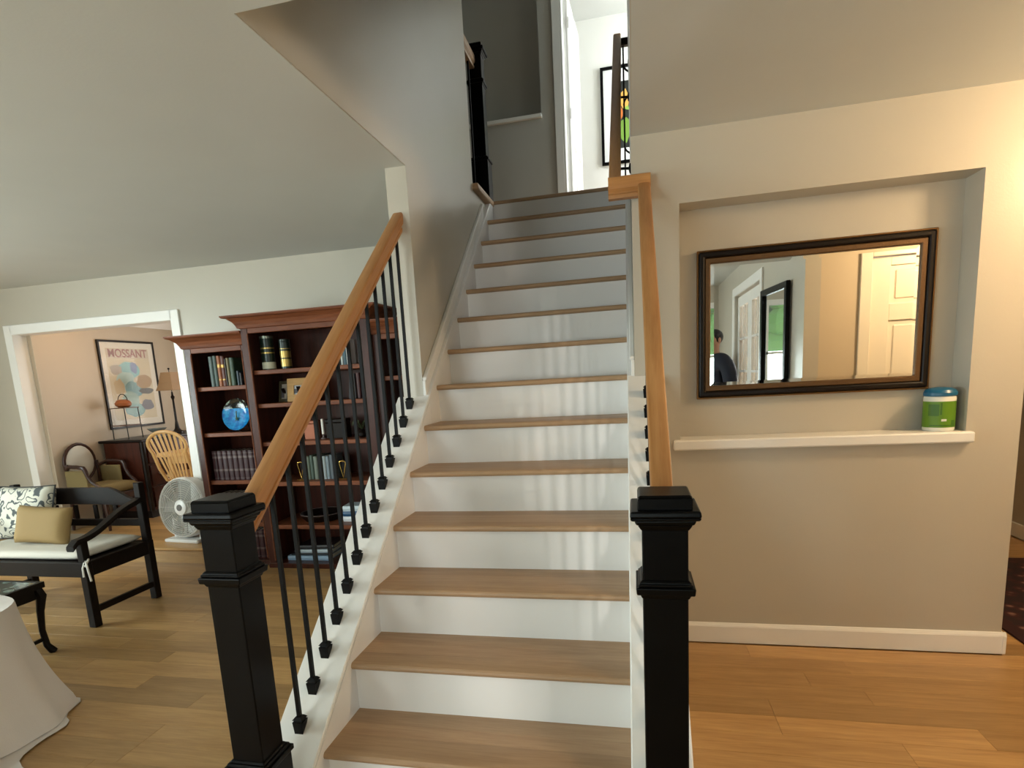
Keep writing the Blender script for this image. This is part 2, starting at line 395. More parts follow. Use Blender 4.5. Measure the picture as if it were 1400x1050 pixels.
# upstairs door casing
g = G()
g.box(-.645, -.575, YF2-.018, YF2, ZF2, ZF2+2.15); g.box(-.575, -.555, YF2-.018, YF2+.13, ZF2, ZF2+2.08)
g.box(.73, .80, YF2-.018, YF2, ZF2, ZF2+2.15); g.box(-.645, .80, YF2-.018, YF2, ZF2+2.08, ZF2+2.15)
struct('trim_6', g, TRIM, bev=.003, label='white casing of the upstairs bedroom doorway')

# ------------------------------------------------------------------ panel doors
def panel_door(root, wd, ht, th, mt, rails, cols=2):
    gg = G(); gg.box(0, wd, -th/2+.012, th/2-.012, 0, ht); obj('door_core', gg, mt, root)
    st = .115
    xs = [(0, st), (wd-st, wd)]
    if cols == 2: xs.append((wd/2-.055, wd/2+.055))
    for (a, b) in xs: gg = G(); gg.box(a, b, -th/2, th/2, 0, ht); obj('stile', gg, mt, root, bev=.002)
    for (a, b) in rails: gg = G(); gg.box(st, wd-st, -th/2, th/2, a, b); obj('rail', gg, mt, root, bev=.002)
    for i in range(len(rails)-1):
        z0, z1 = rails[i][1], rails[i+1][0]
        spans = [(st, wd/2-.055), (wd/2+.055, wd-st)] if cols == 2 else [(st, wd-st)]
        for (a, b) in spans:
            gg = G(); gg.box(a+.03, b-.03, -th/2+.004, th/2-.004, z0+.03, z1-.03); obj('panel', gg, mt, root, bev=.008)
def knob(root, x, z, mt):
    gg = G()
    for sgn in (-1, 1):
        Mx = Matrix.Rotation(-sgn*PI/2, 4, 'X')
        gg.lathe([(.03, .0), (.03, .012), (.012, .016), (.012, .045), (.028, .055), (.03, .07), (.018, .082)], (x, sgn*.02, z), 14, 0, Mx)
    obj('door_handle', gg, mt, root, smooth=True)
RAILS6 = [(0, .24), (.78, .93), (1.62, 1.73), (1.96, 2.03)]
RAILS6 = [(0, .24), (.80, .95), (1.615, 1.725), (1.975, 2.03)]
d = bpy.data.objects.new('door_1', None); COL.objects.link(d); d.location = (D0+.005, 1.63, .005); d['kind'] = 'structure'; d['label'] = 'cream six-panel closet door reflected in the niche mirror'
SILV0 = mat('satin_nickel', srgb(190, 188, 182), .3, .8)
DOORP = mat('door_cream', srgb(238, 228, 208), .35)
panel_door(d, D1-D0-.01, 2.03, .036, DOORP, RAILS6); knob(d, D1-D0-.07, .95, BRASS)
g = G(); g.box(D0-.07, D0, 1.66, 1.678, 0, 2.11); g.box(D1, D1+.07, 1.66, 1.678, 0, 2.11); g.box(D0, D1, 1.66, 1.678, 2.04, 2.11)
struct('trim_7', g, DOORP, bev=.003, label='cream casing around the closet door')
d = bpy.data.objects.new('door_2', None); COL.objects.link(d); d.location = (-.53, YF2+.13, ZF2+.005); d.rotation_euler = (0, 0, math.radians(87)); d['kind'] = 'structure'; d['label'] = 'white panel door standing open at the top of the stairs'
panel_door(d, .76, 2.03, .036, TRIM, RAILS6)
for z in (.25, 1.02, 1.78): g = G(); g.tube([(-.006, -.02, z-.045), (-.006, -.02, z+.045)], .006, 8); obj('hinge', g, SILV0, d, smooth=True)
# french doors in the foyer wall: two leaves
for i, (ya, yb) in enumerate(((FD0+.01, (FD0+FD1)/2-.003), ((FD0+FD1)/2+.003, FD1-.01))):
    d = bpy.data.objects.new('door_%d' % (3+i), None); COL.objects.link(d); d.location = (FX+.05, ya, .005); d.rotation_euler = (0, 0, PI/2); d['kind'] = 'structure'
    d['label'] = 'white glazed french door leaf in the foyer, ' + ('farther from' if i == 0 else 'nearer to') + ' the tall mirror'
    wd = yb-ya; H = 2.12; st = .10
    for (a, b, c, e) in ((0, st, 0, H), (wd-st, wd, 0, H)): g = G(); g.box(a, b, -.02, .02, c, e); obj('stile', g, TRIM, d, bev=.002)
    for (c, e) in ((0, .22), (H-.11, H)): g = G(); g.box(st, wd-st, -.02, .02, c, e); obj('rail', g, TRIM, d, bev=.002)
    for k in range(1, 5): z = .22+(H-.33)*k/5; g = G(); g.box(st, wd-st, -.015, .015, z-.011, z+.011); obj('muntin', g, TRIM, d)
    g = G(); g.box(wd/2-.011, wd/2+.011, -.015, .015, .22, H-.11); obj('muntin', g, TRIM, d)
    for k in range(5):
        for q in range(2):
            z0 = .22+(H-.33)*k/5+.011; z1 = .22+(H-.33)*(k+1)/5-.011; x0 = st if q == 0 else wd/2+.011; x1 = wd/2-.011 if q == 0 else wd-st
            g = G(); g.box(x0, x1, -.003, .003, z0, z1); obj('pane', g, GLASS, d)
g = G(); g.box(FX-.018, FX, FD0-.09, FD0, 0, FDZ+.09); g.box(FX-.018, FX, FD1, FD1+.09, 0, FDZ+.09); g.box(FX-.018, FX, FD0, FD1, FDZ, FDZ+.09)
struct('trim_8', g, TRIM, bev=.003, label='white casing around the foyer french doors')

# ------------------------------------------------------------------ staircase
st = thing('staircase', 'straight staircase with oak treads, white risers and white stringers', 'staircase', (-.527, 1.5, 0))
for k in range(1, 14):
    y = Y0+(k-1)*Gn; z = k*R_
    back = y+Gn+.034
    if k <= 7:
        splits = [.105+random.uniform(-.015, .015), .19+random.uniform(-.01, .01)]
    else: splits = []
    e1 = y+splits[0] if splits else back
    g = G(); n = []
    # nosing section (y,z) rounded front
    for a in range(0, 7):
        t = -PI/2+PI*a/6; n.append((y+.0135-.0135*math.cos(t), z-.0135+.0135*math.sin(t)))
    g.prism(n+[(e1, z), (e1, z-.027)], XL, XR, 'x')
    t = obj('tread', g, OAKT, st, world=True, smooth=True)
    if splits:
        for (a, b) in ((y+splits[0], y+splits[1]), (y+splits[1], back)):
            g = G(); g.box(XL, XR, a+.0006, b, z-.027, z); bo = obj('board', g, OAKT, t, world=True)
for k in range(1, 15):
    y = Y0+(k-1)*Gn+.032; g = G(); g.box(XL, XR, y, y+.018, (k-1)*R_, k*R_-.027); obj('riser', g, RISER, st, world=True)
# landing nosing
g = G(); n = [(YL+.0135-.0135*math.cos(-PI/2+PI*a/6), ZF2-.0135+.0135*math.sin(-PI/2+PI*a/6)) for a in range(7)]
g.prism(n+[(YL+.09, ZF2), (YL+.09, ZF2-.027)], XL, XR, 'x'); obj('tread', g, OAKT, st, world=True, smooth=True)
# stringers / knee walls
def slope_poly(y0, y1, top, bot0=None, bot1=None):
    return [(y0, top(y0)), (y1, top(y1)), (y1, bot1), (y0, bot0)]
YS = 1.455
for side, (xi, xo, xk0, xk1, yend) in (('left', (XL, -1.205, XWO, XL, YW)), ('right', (XR, .152, XR, .121, YN))):
    g = G(); g.prism([(YS, 0), (yend, 0), (yend, capz(yend)-.022), (YS, capz(YS)-.022)], min(xk0, xk1), max(xk0, xk1), 'x')
    obj('knee_wall', g, RISER, st, world=True)
    g = G(); g.prism([(YS, capz(YS)), (yend, capz(yend)), (yend, capz(yend)-.022), (YS, capz(YS)-.022)], min(xi, xo), max(xi, xo), 'x')
    obj('stringer_cap', g, TRIM, st, world=True, bev=.004)
    # skirt against the wall beyond the knee wall
    a, b = (XWI, XL) if side == 'left' else (XR, XRI)
    top1 = YL+.02
    g = G(); g.prism([(yend, capz(yend)-.30), (YL-.02, capz(YL-.02)-.30), (YL-.02, ZF2-.03), (YL-.07, capz(YL-.07)), (yend, capz(yend))], min(a, b), max(a, b), 'x')
    obj('skirt_board', g, RISER, st, world=True, bev=.003)
    a2, b2 = (XWI, XWI+.016) if side == 'left' else (XRI-.016, XRI)
    ye = 4.50
    g = G(); g.prism([(yend, capz(yend)), (ye, capz(ye)), (ye, capz(ye)+.075), (yend, capz(yend)+.075)], a2, b2, 'x')
    ob = obj('skirt_rail', g, TRIM, st, world=True, bev=.002)
    a3, b3 = (XWI, XWI+.024) if side == 'left' else (XRI-.024, XRI)
    g = G(); g.prism([(yend, capz(yend)+.075), (ye, capz(ye)+.075), (ye, capz(ye)+.092), (yend, capz(yend)+.092)], a3, b3, 'x')
    obj('bead', g, TRIM, ob, world=True, bev=.004)
# oak edge on the upper floor beside the stair
g = G(); g.box(XWO-.01, XL+.005, 4.29, YL+.03, ZF2-.048, ZF2-.0005); obj('edge_nosing', g, OAKT, st, world=True, bev=.012, seg=3)

# ------------------------------------------------------------------ railings
def sqp(g, c, w0, w1, z0, z1):
    x, y = c; vs = []
    for (wd, z) in ((w0, z0), (w1, z1)):
        h = wd/2; vs += [(x-h, y-h, z), (x+h, y-h, z), (x+h, y+h, z), (x-h, y+h, z)]
    g.add(vs, [(3, 2, 1, 0), (4, 5, 6, 7), (0, 1, 5, 4), (1, 2, 6, 5), (2, 3, 7, 6), (3, 0, 4, 7)])
def newel(parent, c, z0, zb, zc, zt):
    """z0 foot, zb top of base, zc underside of collar, zt very top"""
    g = G(); sqp(g, c, .102, .102, z0+.01, zt-.05); p = obj('newel_post', g, BLACK, parent, world=True, bev=.003)
    g = G()
    sqp(g, c, .106, .122, zt-.083, zt-.068); sqp(g, c, .128, .136, zt-.068, zt-.056); sqp(g, c, .150, .156, zt-.056, zt-.048); sqp(g, c, .156, .152, zt-.048, zt-.033)
    obj('cap_moulding', g, BLACK, p, world=True, bev=.004, seg=2)
    g = G(); sqp(g, c, .120, .120, zt-.034, zt-.006); sqp(g, c, .120, .112, zt-.006, zt); obj('cap_block', g, BLACK, p, world=True, bev=.002)
    g = G(); sqp(g, c, .106, .116, zc-.012, zc); sqp(g, c, .130, .134, zc, zc+.018); sqp(g, c, .122, .122, zc+.018, zc+.026); sqp(g, c, .118, .106, zc+.026, zc+.034)
    obj('collar', g, BLACK, p, world=True, bev=.003, seg=2)
    g = G(); sqp(g, c, .130, .130, z0, zb-.035); sqp(g, c, .144, .144, zb-.035, zb-.018); sqp(g, c, .132, .126, zb-.018, zb-.008); sqp(g, c, .118, .106, zb-.008, zb)
    obj('base_block', g, BLACK, p, world=True, bev=.003, seg=2)
    return p
RW, RH = .032, .094
RPROF = [(0.021, -RH), (0.023, -RH+.005), (0.023, -RH+.017), (0.018, -RH+.021), (0.018, -RH+.027), (0.031, -RH+.040), (0.032, -.045), (0.032, -.010), (0.028, -.003), (0.022, 0), (-0.022, 0), (-0.028, -.003), (-0.032, -.010), (-0.032, -.045), (-0.031, -RH+.040), (-0.018, -RH+.027), (-0.018, -RH+.021), (-0.023, -RH+.017), (-0.023, -RH+.005), (-0.021, -RH)]
RPROF = [(a*.86, b) for (a, b) in RPROF]
XU, ZU, YU = (1, 0, 0), (0, 0, 1), (0, 1, 0)
def baluster(parent, x, y, zb, zt, sl):
    b_ = .0064
    g = G(); g.add([(x-b_, y-b_, zb), (x+b_, y-b_, zb), (x+b_, y+b_, zb), (x-b_, y+b_, zb), (x-b_, y-b_, zt-b_*sl), (x+b_, y-b_, zt-b_*sl), (x+b_, y+b_, zt+b_*sl), (x-b_, y+b_, zt+b_*sl)],
        [(3, 2, 1, 0), (4, 5, 6, 7), (0, 1, 5, 4), (1, 2, 6, 5), (2, 3, 7, 6), (3, 0, 4, 7)])
    o = obj('baluster', g, IRON, parent, world=True)
    g = G(); h0, h1 = .0155, .0185
    vs = [(x+sx*h0, y+sy*h0, zb+sy*h0*sl) for (sx, sy) in ((-1, -1), (1, -1), (1, 1), (-1, 1))]+[(x+sx*h1, y+sy*h1, zb+.030) for (sx, sy) in ((-1, -1), (1, -1), (1, 1), (-1, 1))]
    F6 = [(3, 2, 1, 0), (4, 5, 6, 7), (0, 1, 5, 4), (1, 2, 6, 5), (2, 3, 7, 6), (3, 0, 4, 7)]
    g.add(vs, F6)
    def lv(h, z): return [(x+sx*h, y+sy*h, z) for (sx, sy) in ((-1, -1), (1, -1), (1, 1), (-1, 1))]
    g.add(lv(.0145, zb+.030)+lv(.0135, zb+.037), F6); g.add(lv(.0185, zb+.037)+lv(.0105, zb+.046), F6)
    obj('shoe', g, IRON, o, world=True)
BY = [1.624+.1049*i for i in range(13)]
for side, xc, yend in (('left', -1.118, YW), ('right', .066, YN)):
    lab = {'left': 'oak and black iron stair railing on the left, in front of the bookcases',
           'right': 'oak and black iron stair railing on the right, beside the mirror niche'}[side]
    rr = thing('stair_railing', lab, 'railing', (xc, 1.40, 0), 0, 'stair railings')
    newel(rr, (xc, 1.402), 0, .335, .880, 1.115)
    g = G()
    if side == 'left':
        g.sweep(RPROF, [((xc-.008, y, railz(y)), XU, ZU) for y in (1.45, yend-.0)])
        obj('handrail', g, OAKR, rr, world=True, smooth=True)
    else:
        g.sweep(RPROF, [((xc+.002, 1.45, railz(1.45)), XU, ZU), ((xc+.002, 2.99, railz(2.99)), XU, ZU)])
        obj('handrail', g, OAKR, rr, world=True, smooth=True)
    xx = xc
    for y in BY:
        baluster(rr, xx, y, capz(y), railz(y)-RH+.01, .801)
# wall handrail continuing up inside the stairwell
wr = thing('wall_handrail', 'oak handrail on the right wall of the upper stair flight', 'handrail', (-.063, YN, 2.2))
g = G(); zc = railz(2.99)
g.sweep(RPROF, [((.097, 2.965, zc), YU, ZU), ((-.092, 2.965, zc), YU, ZU)]); obj('corner_return', g, OAKRX, wr, world=True, smooth=True)
g = G(); g.sweep(RPROF, [((-.063, y, railz(y)+.01), XU, ZU) for y in (2.99, 4.92)]); obj('rail', g, OAKR, wr, world=True, smooth=True)
for y in (3.35, 4.2):
    g = G(); z = railz(y)-RH+.01; g.tube([(-.063, y, z+.005), (-.063, y, z-.03), (-.05, y, z-.05), (XRI, y, z-.055)], .007, 8); g.lathe([(.025, 0), (.025, .006), (.01, .01)], (XRI, y, z-.055), 12, 0, Matrix.Rotation(-PI/2, 4, 'Y'))
    obj('bracket', g, IRON, wr, world=True, smooth=True)
# wrought-iron scroll guard at the landing, right of the rail
sg = thing('scroll_guard', 'short wrought-iron scroll guard panel at the top of the stairs', 'railing', (.10, 4.93, ZF2))
g = G(); g.box(-.085, .30, 4.905, 4.955, 3.735, 3.785); obj('top_rail', g, DARKBR, sg, world=True, bev=.008)
g = G(); g.box(-.028, -.016, 4.924, 4.936, ZF2, 3.735); obj('upright', g, IRON, sg, world=True)
g = G(); g.box(.28, .292, 4.924, 4.936, ZF2, 3.735); obj('upright', g, IRON, sg, world=True)
def spiral(cx, cz, r0, turns, a0, sgn, n=26):
    return [(cx+sgn*r0*(1-.75*i/n)*math.cos(a0+turns*2*PI*i/n), 4.93, cz+r0*(1-.75*i/n)*math.sin(a0+turns*2*PI*i/n)) for i in range(n+1)]
for (cx, cz, sgn, a0) in ((.05, 3.62, 1, PI), (.05, 3.34, -1, 0), (.05, 3.06, 1, PI), (.20, 3.48, -1, 0), (.20, 3.18, 1, PI), (.2, 2.92, -1, 0)):
    g = G(); g.tube(spiral(cx, cz, .075, 1.4, a0, sgn), .007, 6); obj('scroll', g, IRON, sg, world=True, smooth=True)
# upstairs railing
ur = thing('landing_railing', 'black newel and baluster railing with oak handrail at the top of the stairs', 'railing', (-1.09, 4.72, ZF2))
newel(ur, (-1.092, 4.725), ZF2, ZF2+.30, ZF2+.80, ZF2+1.07)
g = G(); g.sweep(RPROF, [((-1.112, y, 3.738), XU, ZU) for y in (4.29, 4.69)]); obj('handrail', g, OAKT, ur, world=True, smooth=True)
for y in (4.36, 4.46, 4.56): baluster(ur, -1.112, y, ZF2, 3.738-RH+.01, 0)

# ------------------------------------------------------------------ niche mirror and tub
mr = thing('wall_mirror', 'wide mirror in a bronze and black frame inside the wall niche', 'mirror', (.825, NY, 1.22))
mx0, mx1, mz0, mz1 = .313, 1.332, 1.228, 1.936
g = G(); g.ring(mx0, mx1, mz0, mz1, .009, NY-.030, NY-.002); f = obj('frame_outer', g, GOLD, mr, world=True, bev=.003)
g = G(); g.ring(mx0+.009, mx1-.009, mz0+.009, mz1-.009, .028, NY-.036, NY-.002); obj('frame_band', g, DARKBR, mr, world=True, bev=.008, seg=2)
BRZ = mat('bronze_leaf', srgb(98, 72, 44), .42, .55, bump=.8, bscale=160)
g = G(); g.ring(mx0+.037, mx1-.037, mz0+.037, mz1-.037, .026, NY-.030, NY-.002); obj('frame_inner', g, BRZ, mr, world=True, bev=.004)
gx0, gx1, gz0, gz1 = mx0+.062, mx1-.062, mz0+.062, mz1-.062
g = G(); g.box(gx0+.018, gx1-.018, NY-.020, NY-.004, gz0+.018, gz1-.018); obj('glass', g, MIRROR, mr, world=True)
# bevel: sloped ring
g = G(); o_ = [(gx0, gz0), (gx1, gz0), (gx1, gz1), (gx0, gz1)]; i_ = [(gx0+.018, gz0+.018), (gx1-.018, gz0+.018), (gx1-.018, gz1-.018), (gx0+.018, gz1-.018)]
vs = [(p[0], NY-.0185, p[1]) for p in o_]+[(p[0], NY-.020, p[1]) for p in i_]+[(p[0], NY-.006, p[1]) for p in o_]+[(p[0], NY-.006, p[1]) for p in i_]
fs = []
for k in range(4):
    j = (k+1) % 4; fs += [(k, j, 4+j, 4+k), (8+k, 12+k, 12+j, 8+j), (k, 8+k, 8+j, j), (4+k, 4+j, 12+j, 12+k)]
g.add(vs, fs); obj('bevel_edge', g, MIRROR, mr, world=True)
TUBW = mat('tub_white', srgb(226, 226, 216), .35); TUBB = mat('tub_lid_blue', srgb(18, 92, 128), .3)
LABG = mat('tub_label_green', srgb(94, 138, 22), .45); LABD = mat('tub_label_dark_green', srgb(62, 108, 20), .45)
tb = thing('wipes_tub', 'white plastic tub with green label and blue lid on the niche ledge', 'tub', (1.352, 3.058, 1.042))
r0 = .061
g = G(); g.lathe([(r0-.005, 0), (r0, .006), (r0, .150), (r0-.003, .156)], (0,0,0), 32); obj('body', g, TUBW, tb, smooth=True)
g = G(); g.lathe([(r0-.002, .156), (r0+.003, .160), (r0+.003, .172), (r0-.004, .184), (r0-.02, .192), (.012, .196)], (0,0,0), 32); obj('lid', g, TUBB, tb, smooth=True)
g = G(); g.lathe([(r0+.0006, .018), (r0+.0006, .134)], (0,0,0), 32, 0, None, False); lb = obj('label_wrap', g, LABG, tb, smooth=True)
def arcpatch(a0, a1, z0, z1, rad, n=8):
    g = G(); vs = []
    for i in range(n+1):
        a = a0+(a1-a0)*i/n
        vs += [(rad*math.cos(a), rad*math.sin(a), z0), (rad*math.cos(a), rad*math.sin(a), z1)]
    g.add(vs, [(2*i, 2*i+2, 2*i+3, 2*i+1) for i in range(n)]); return g
base = -PI/2-.35
for (a0, a1, z0, z1, mt) in ((-.75, -.05, .07, .122, LABD), (.0, .12, .075, .128, LABD), (.75, 1.1, .022, .05, LABD), (.1, .42, .046, .056, TUBW), (-.6, .9, .024, .030, LABD)):
    obj('label_print', arcpatch(base+a0, base+a1, z0, z1, r0+.0012), mt, lb, smooth=True)

# ------------------------------------------------------------------ bookcases
def bookcase(label, x0, x1, yf, H, zst, shelves, ovl, ovr, side_gap=.0):
    yb = YB-.004; c = thing('bookcase', label, 'bookcase', ((x0+x1)/2, yb, 0), 0, 'bookcases along the living room wall')
    for xa in (x0, x1-.02): g = G(); g.box(xa, xa+.02, yf+.02, yb, 0, zst); obj('side_panel', g, CHERRY, c, world=True)
    for xa in (x0, x1-.06):
        g = G(); g.box(xa, xa+.06, yf, yf+.022, 0, zst); s_ = obj('stile', g, CHERRY, c, world=True, bev=.003)
        g = G(); xe = xa+.056 if xa == x0 else xa+.004; g.tube([(xe, yf+.001, .06), (xe, yf+.001, zst-.06)], .006, 6); obj('bead', g, CHERRYX, s_, world=True, smooth=True)
    g = G(); g.box(x0+.06, x1-.06, yf, yf+.022, zst-.055, zst); obj('top_rail', g, CHERRYX, c, world=True, bev=.003)
    g = G(); g.box(x0+.02, x1-.02, yb-.012, yb, .04, zst); obj('back_panel', g, CHERRY, c, world=True)
    g = G(); g.box(x0-.004, x1+.004, yf-.008, yb, 0, .04); obj('base', g, CHERRY, c, world=True, bev=.004)
    for z in shelves: g = G(); g.box(x0+.021, x1-.021, yf+.026, yb-.013, z-.032, z); obj('shelf', g, CHERRYX, c, world=True, bev=.004, seg=2)
    for (z, wd) in ((H-.10, .0),):
        pr = [(0, zst-.02), (.012, zst-.015), (.018, zst+.005), (.03, zst+.03), (.055, zst+.055), (.075, H-.018), (.078, H-.012), (.082, H-.010), (.082, H), (0, H)]
        g = G()
        lv = []
        for (o_, z_) in pr[:-1]:
            a = x0-o_*ovl*1.25; b = x1+o_*ovr*1.25; y = yf-o_
            lv.append([(a, y, z_), (b, y, z_), (b, yb, z_), (a, yb, z_)])
        vs = [p for l in lv for p in l]; fs = [(3, 2, 1, 0)]
        for i in range(len(lv)-1):
            for k in range(4): fs.append((4*i+k, 4*i+(k+1) % 4, 4*i+4+(k+1) % 4, 4*i+4+k))
        m_ = 4*(len(lv)-1); fs.append((m_, m_+1, m_+2, m_+3)); g.add(vs, fs); obj('crown', g, CHERRYX, c, world=True)
    return c
bookcase('narrow cherry bookcase at the left end, nearest the dining room opening', -3.42, -2.853, 4.075, 1.85, 1.768, (1.45, 1.085, .697, .345), 1, 0)
bookcase('wide taller cherry bookcase in the middle of the row', -2.85, -1.832, 4.005, 1.955, 1.878, (1.55, 1.298, 1.003, .688, .343), 1, 1)
bookcase('narrow cherry bookcase at the right end, partly hidden behind the stair wall', -1.829, -1.26, 4.075, 1.85, 1.768, (1.45, 1.085, .697, .345), 0, 1)

def book(x, wd, h, dp, z, col, label, group, yf=4.13, bands=None, lean=0):
    o = thing('book', label, 'book', (x+wd/2, yf, z+.0005), 0, group)
    cm = solid(*col, .5)
    Mx = Matrix.Rotation(lean, 4, 'Y')
    g = G(); n = [(-wd/2, .012), (-wd/2*.8, .004), (-wd*.2, 0), (wd*.2, 0), (wd/2*.8, .004), (wd/2, .012), (wd/2, dp), (wd/2-.003, dp), (wd/2-.003, .016), (-wd/2+.003, .016), (-wd/2+.003, dp), (-wd/2, dp)]
    g.prism(n, 0, h, 'z', 0, Mx); obj('cover', g, cm, o)
    g = G(); g.box(-wd/2+.003, wd/2-.003, .017, dp-.004, .004, h-.004, 0, Mx); obj('pages', g, PAGES, o)
    for (z0, z1, bc) in (bands or ()):
        g = G(); nn = [(-wd/2-.0004, .012), (-wd/2*.8, .0035), (-wd*.2, -.0006), (wd*.2, -.0006), (wd/2*.8, .0035), (wd/2+.0004, .012)]
        g.prism(nn, h*z0, h*z1, 'z', 0, Mx); obj('spine_band', g, bc, o)
    return o
PAGES = solid(214, 204, 182, .8)
SILV = mat('faded_silver', srgb(104, 88, 84), .45, .2)
GILT = mat('gilt', srgb(176, 140, 70), .35, .5)
x = -3.262
for (wd, h, col, lab) in ((.038, .235, (78, 92, 88), 'tall grey-green book at the left of the narrow bookcase top row'), (.036, .238, (62, 78, 72), 'dark grey-green book, second from the left in the narrow bookcase top row'),
        (.034, .236, (150, 84, 44), 'orange-brown book with a gilt spine on the narrow bookcase top row'), (.034, .232, (98, 52, 40), 'reddish-brown book beside the orange one on the top row'),
        (.016, .21, (40, 30, 28), 'thin black book in the middle of the narrow bookcase top row'), (.026, .215, (124, 112, 76), 'thin tan-green book on the narrow bookcase top row'),
        (.040, .215, (54, 76, 58), 'green book at the right of the narrow bookcase top row')):
    book(x, wd-.001, h, .17, 1.45, col, lab, 'books on the narrow bookcase top shelf', bands=[(.62, .72, GILT), (.2, .24, GILT)] if col[0] in (150, 98) else None); x += wd
book(x+.015, .022, .11, .13, 1.45, (44, 62, 74), 'small blue-grey paperback at the right end of the top row', 'books on the narrow bookcase top shelf')
book(x+.039, .022, .095, .13, 1.45, (28, 26, 30), 'small black paperback at the right end of the top row', 'books on the narrow bookcase top shelf')
BURG = (54, 18, 24)
x = -3.352
for i, nth in enumerate(('leftmost', 'second from left', 'third from left', 'fourth from left', 'middle', 'fourth from right', 'third from right', 'second from right', 'rightmost')):
    book(x, .0465, .238, .18, .697, BURG, nth+' burgundy volume with silver bands in the set below the blue plate', 'burgundy set below the blue plate', bands=[(.91, .93, SILV), (.75, .82, SILV), (.31, .38, SILV), (.05, .07, SILV)]); x += .0478
x = -3.352
for i, nth in enumerate(('leftmost', 'second from left', 'third from left', 'fourth from left', 'middle', 'fourth from right', 'third from right', 'second from right', 'rightmost')):
    book(x, .0465, .238, .18, .345, BURG, nth+' burgundy silver-banded volume on the narrow bookcase fourth shelf', 'burgundy set on the fourth shelf', bands=[(.91, .93, SILV), (.75, .82, SILV), (.31, .38, SILV), (.05, .07, SILV)]); x += .0478
x = -3.352
for i, nth in enumerate(('leftmost', 'second from left', 'third from left', 'fourth from left', 'middle', 'fourth from right', 'third from right', 'second from right', 'rightmost')):
    book(x, .0465, .238, .18, .040, BURG, nth+' burgundy silver-banded volume on the narrow bookcase bottom shelf', 'burgundy set on the bottom shelf', bands=[(.91, .93, SILV), (.75, .82, SILV), (.31, .38, SILV), (.05, .07, SILV)]); x += .0478
# plate on a stand
def plate_mat():
    m = bpy.data.materials.new('painted_plate'); m.use_nodes = True; N = m.node_tree.nodes; L = m.node_tree.links; b = N['Principled BSDF']
    tc = N.new('ShaderNodeTexCoord'); sx = N.new('ShaderNodeSeparateXYZ'); L.new(tc.outputs['Object'], sx.inputs[0])
    no = N.new('ShaderNodeTexNoise'); no.inputs['Scale'].default_value = 30; L.new(tc.outputs['Object'], no.inputs['Vector'])
    r1 = N.new('ShaderNodeValToRGB'); e = r1.color_ramp.elements; e[0].color = srgb(14, 96, 168); e[1].color = srgb(46, 160, 216); e[0].position = .35; e[1].position = .7; L.new(no.outputs[0], r1.inputs[0])
    vo = N.new('ShaderNodeTexNoise'); vo.inputs['Scale'].default_value = 34; L.new(tc.outputs['Object'], vo.inputs['Vector'])
    r2 = N.new('ShaderNodeValToRGB'); e = r2.color_ramp.elements; e[0].color = srgb(12, 16, 18); e[1].color = srgb(150, 165, 150); e[0].position = .58; e[1].position = .64; L.new(vo.outputs[0], r2.inputs[0])
    gt = N.new('ShaderNodeMath'); gt.operation = 'GREATER_THAN'; gt.inputs[1].default_value = .185; L.new(sx.outputs[2], gt.inputs[0])
    mx = N.new('ShaderNodeMix'); mx.data_type = 'RGBA'; L.new(gt.outputs[0], mx.inputs[0]); L.new(r1.outputs[0], mx.inputs[6]); L.new(r2.outputs[0], mx.inputs[7])
    L.new(mx.outputs[2], b.inputs['Base Color']); b.inputs['Roughness'].default_value = .12
    return m
pl = thing('decorative_plate', 'round blue and black painted plate on a stand', 'plate', (-3.083, 4.14, 1.085))
Mx = Matrix.Rotation(math.radians(78), 4, 'X')
g = G(); g.lathe([(.0, .006), (.06, .004), (.10, .012), (.126, .026), (.128, .022), (.102, .004), (.06, -.004), (.0, -.004)], (0, .03, .135), 32, 0, Mx, False); obj('dish', g, plate_mat(), pl, smooth=True)
g = G(); g.tube([(0, .013, .165), (0, .0105, .145), (0, .006, .115)], .004, 6)
for a in range(5):
    t = PI/2+a*2*PI/5; g.tube([(0, .009, .105), (.022*math.cos(t), .009+.004*math.sin(t), .105+.022*math.sin(t))], [.005, .002], 6)
obj('starfish_motif', g, solid(60, 88, 50), pl, smooth=True)
g = G()
for sx in (-.05, .05): g.tube([(sx, -.02, .012), (sx, -.015, .002), (sx, .09, .002), (sx*.4, .075, .13)], .004, 6)
g.tube([(-.05, .04, .002), (.05, .04, .002)], .004, 6); obj('stand', g, IRON, pl, smooth=True)
# canisters
TIN = mat('dark_green_tin', srgb(20, 34, 26), .3, .2); CREAM = solid(206, 204, 178, .5); GOLDT = mat('gold_tin', srgb(176, 150, 84), .3, .7)
c = thing('whisky_tin', 'tall dark green cylindrical tin with pale label on the middle bookcase', 'tin', (-2.735, 4.15, 1.55))
g = G(); g.lathe([(.048, 0), (.05, .003), (.05, .245), (.046, .252)], (0,0,0), 24); obj('body', g, TIN, c, smooth=True)
for (z0, z1, mt) in ((.01, .06, CREAM), (.125, .135, GOLDT), (.16, .17, GOLDT)): g = G(); g.lathe([(.0507, z0), (.0507, z1)], (0,0,0), 24, 0, None, False); obj('label_band', g, mt, c, smooth=True)
g = G(); g.lathe([(.0515, .238), (.0515, .256), (.04, .258)], (0,0,0), 24); obj('lid', g, mat('tin_rim', srgb(120, 124, 112), .3, .8), c, smooth=True)
c = thing('whisky_tin', 'shorter gold and black cylindrical tin on the middle bookcase', 'tin', (-2.585, 4.15, 1.55))
g = G(); g.lathe([(.038, 0), (.04, .003), (.04, .20), (.036, .205)], (0,0,0), 24); obj('body', g, TIN, c, smooth=True)
for (z0, z1, mt) in ((.02, .075, GOLDT), (.085, .135, GOLDT), (.15, .155, GOLDT)): g = G(); g.lathe([(.0406, z0), (.0406, z1)], (0,0,0), 24, 0, None, False); obj('label_band', g, mt, c, smooth=True)
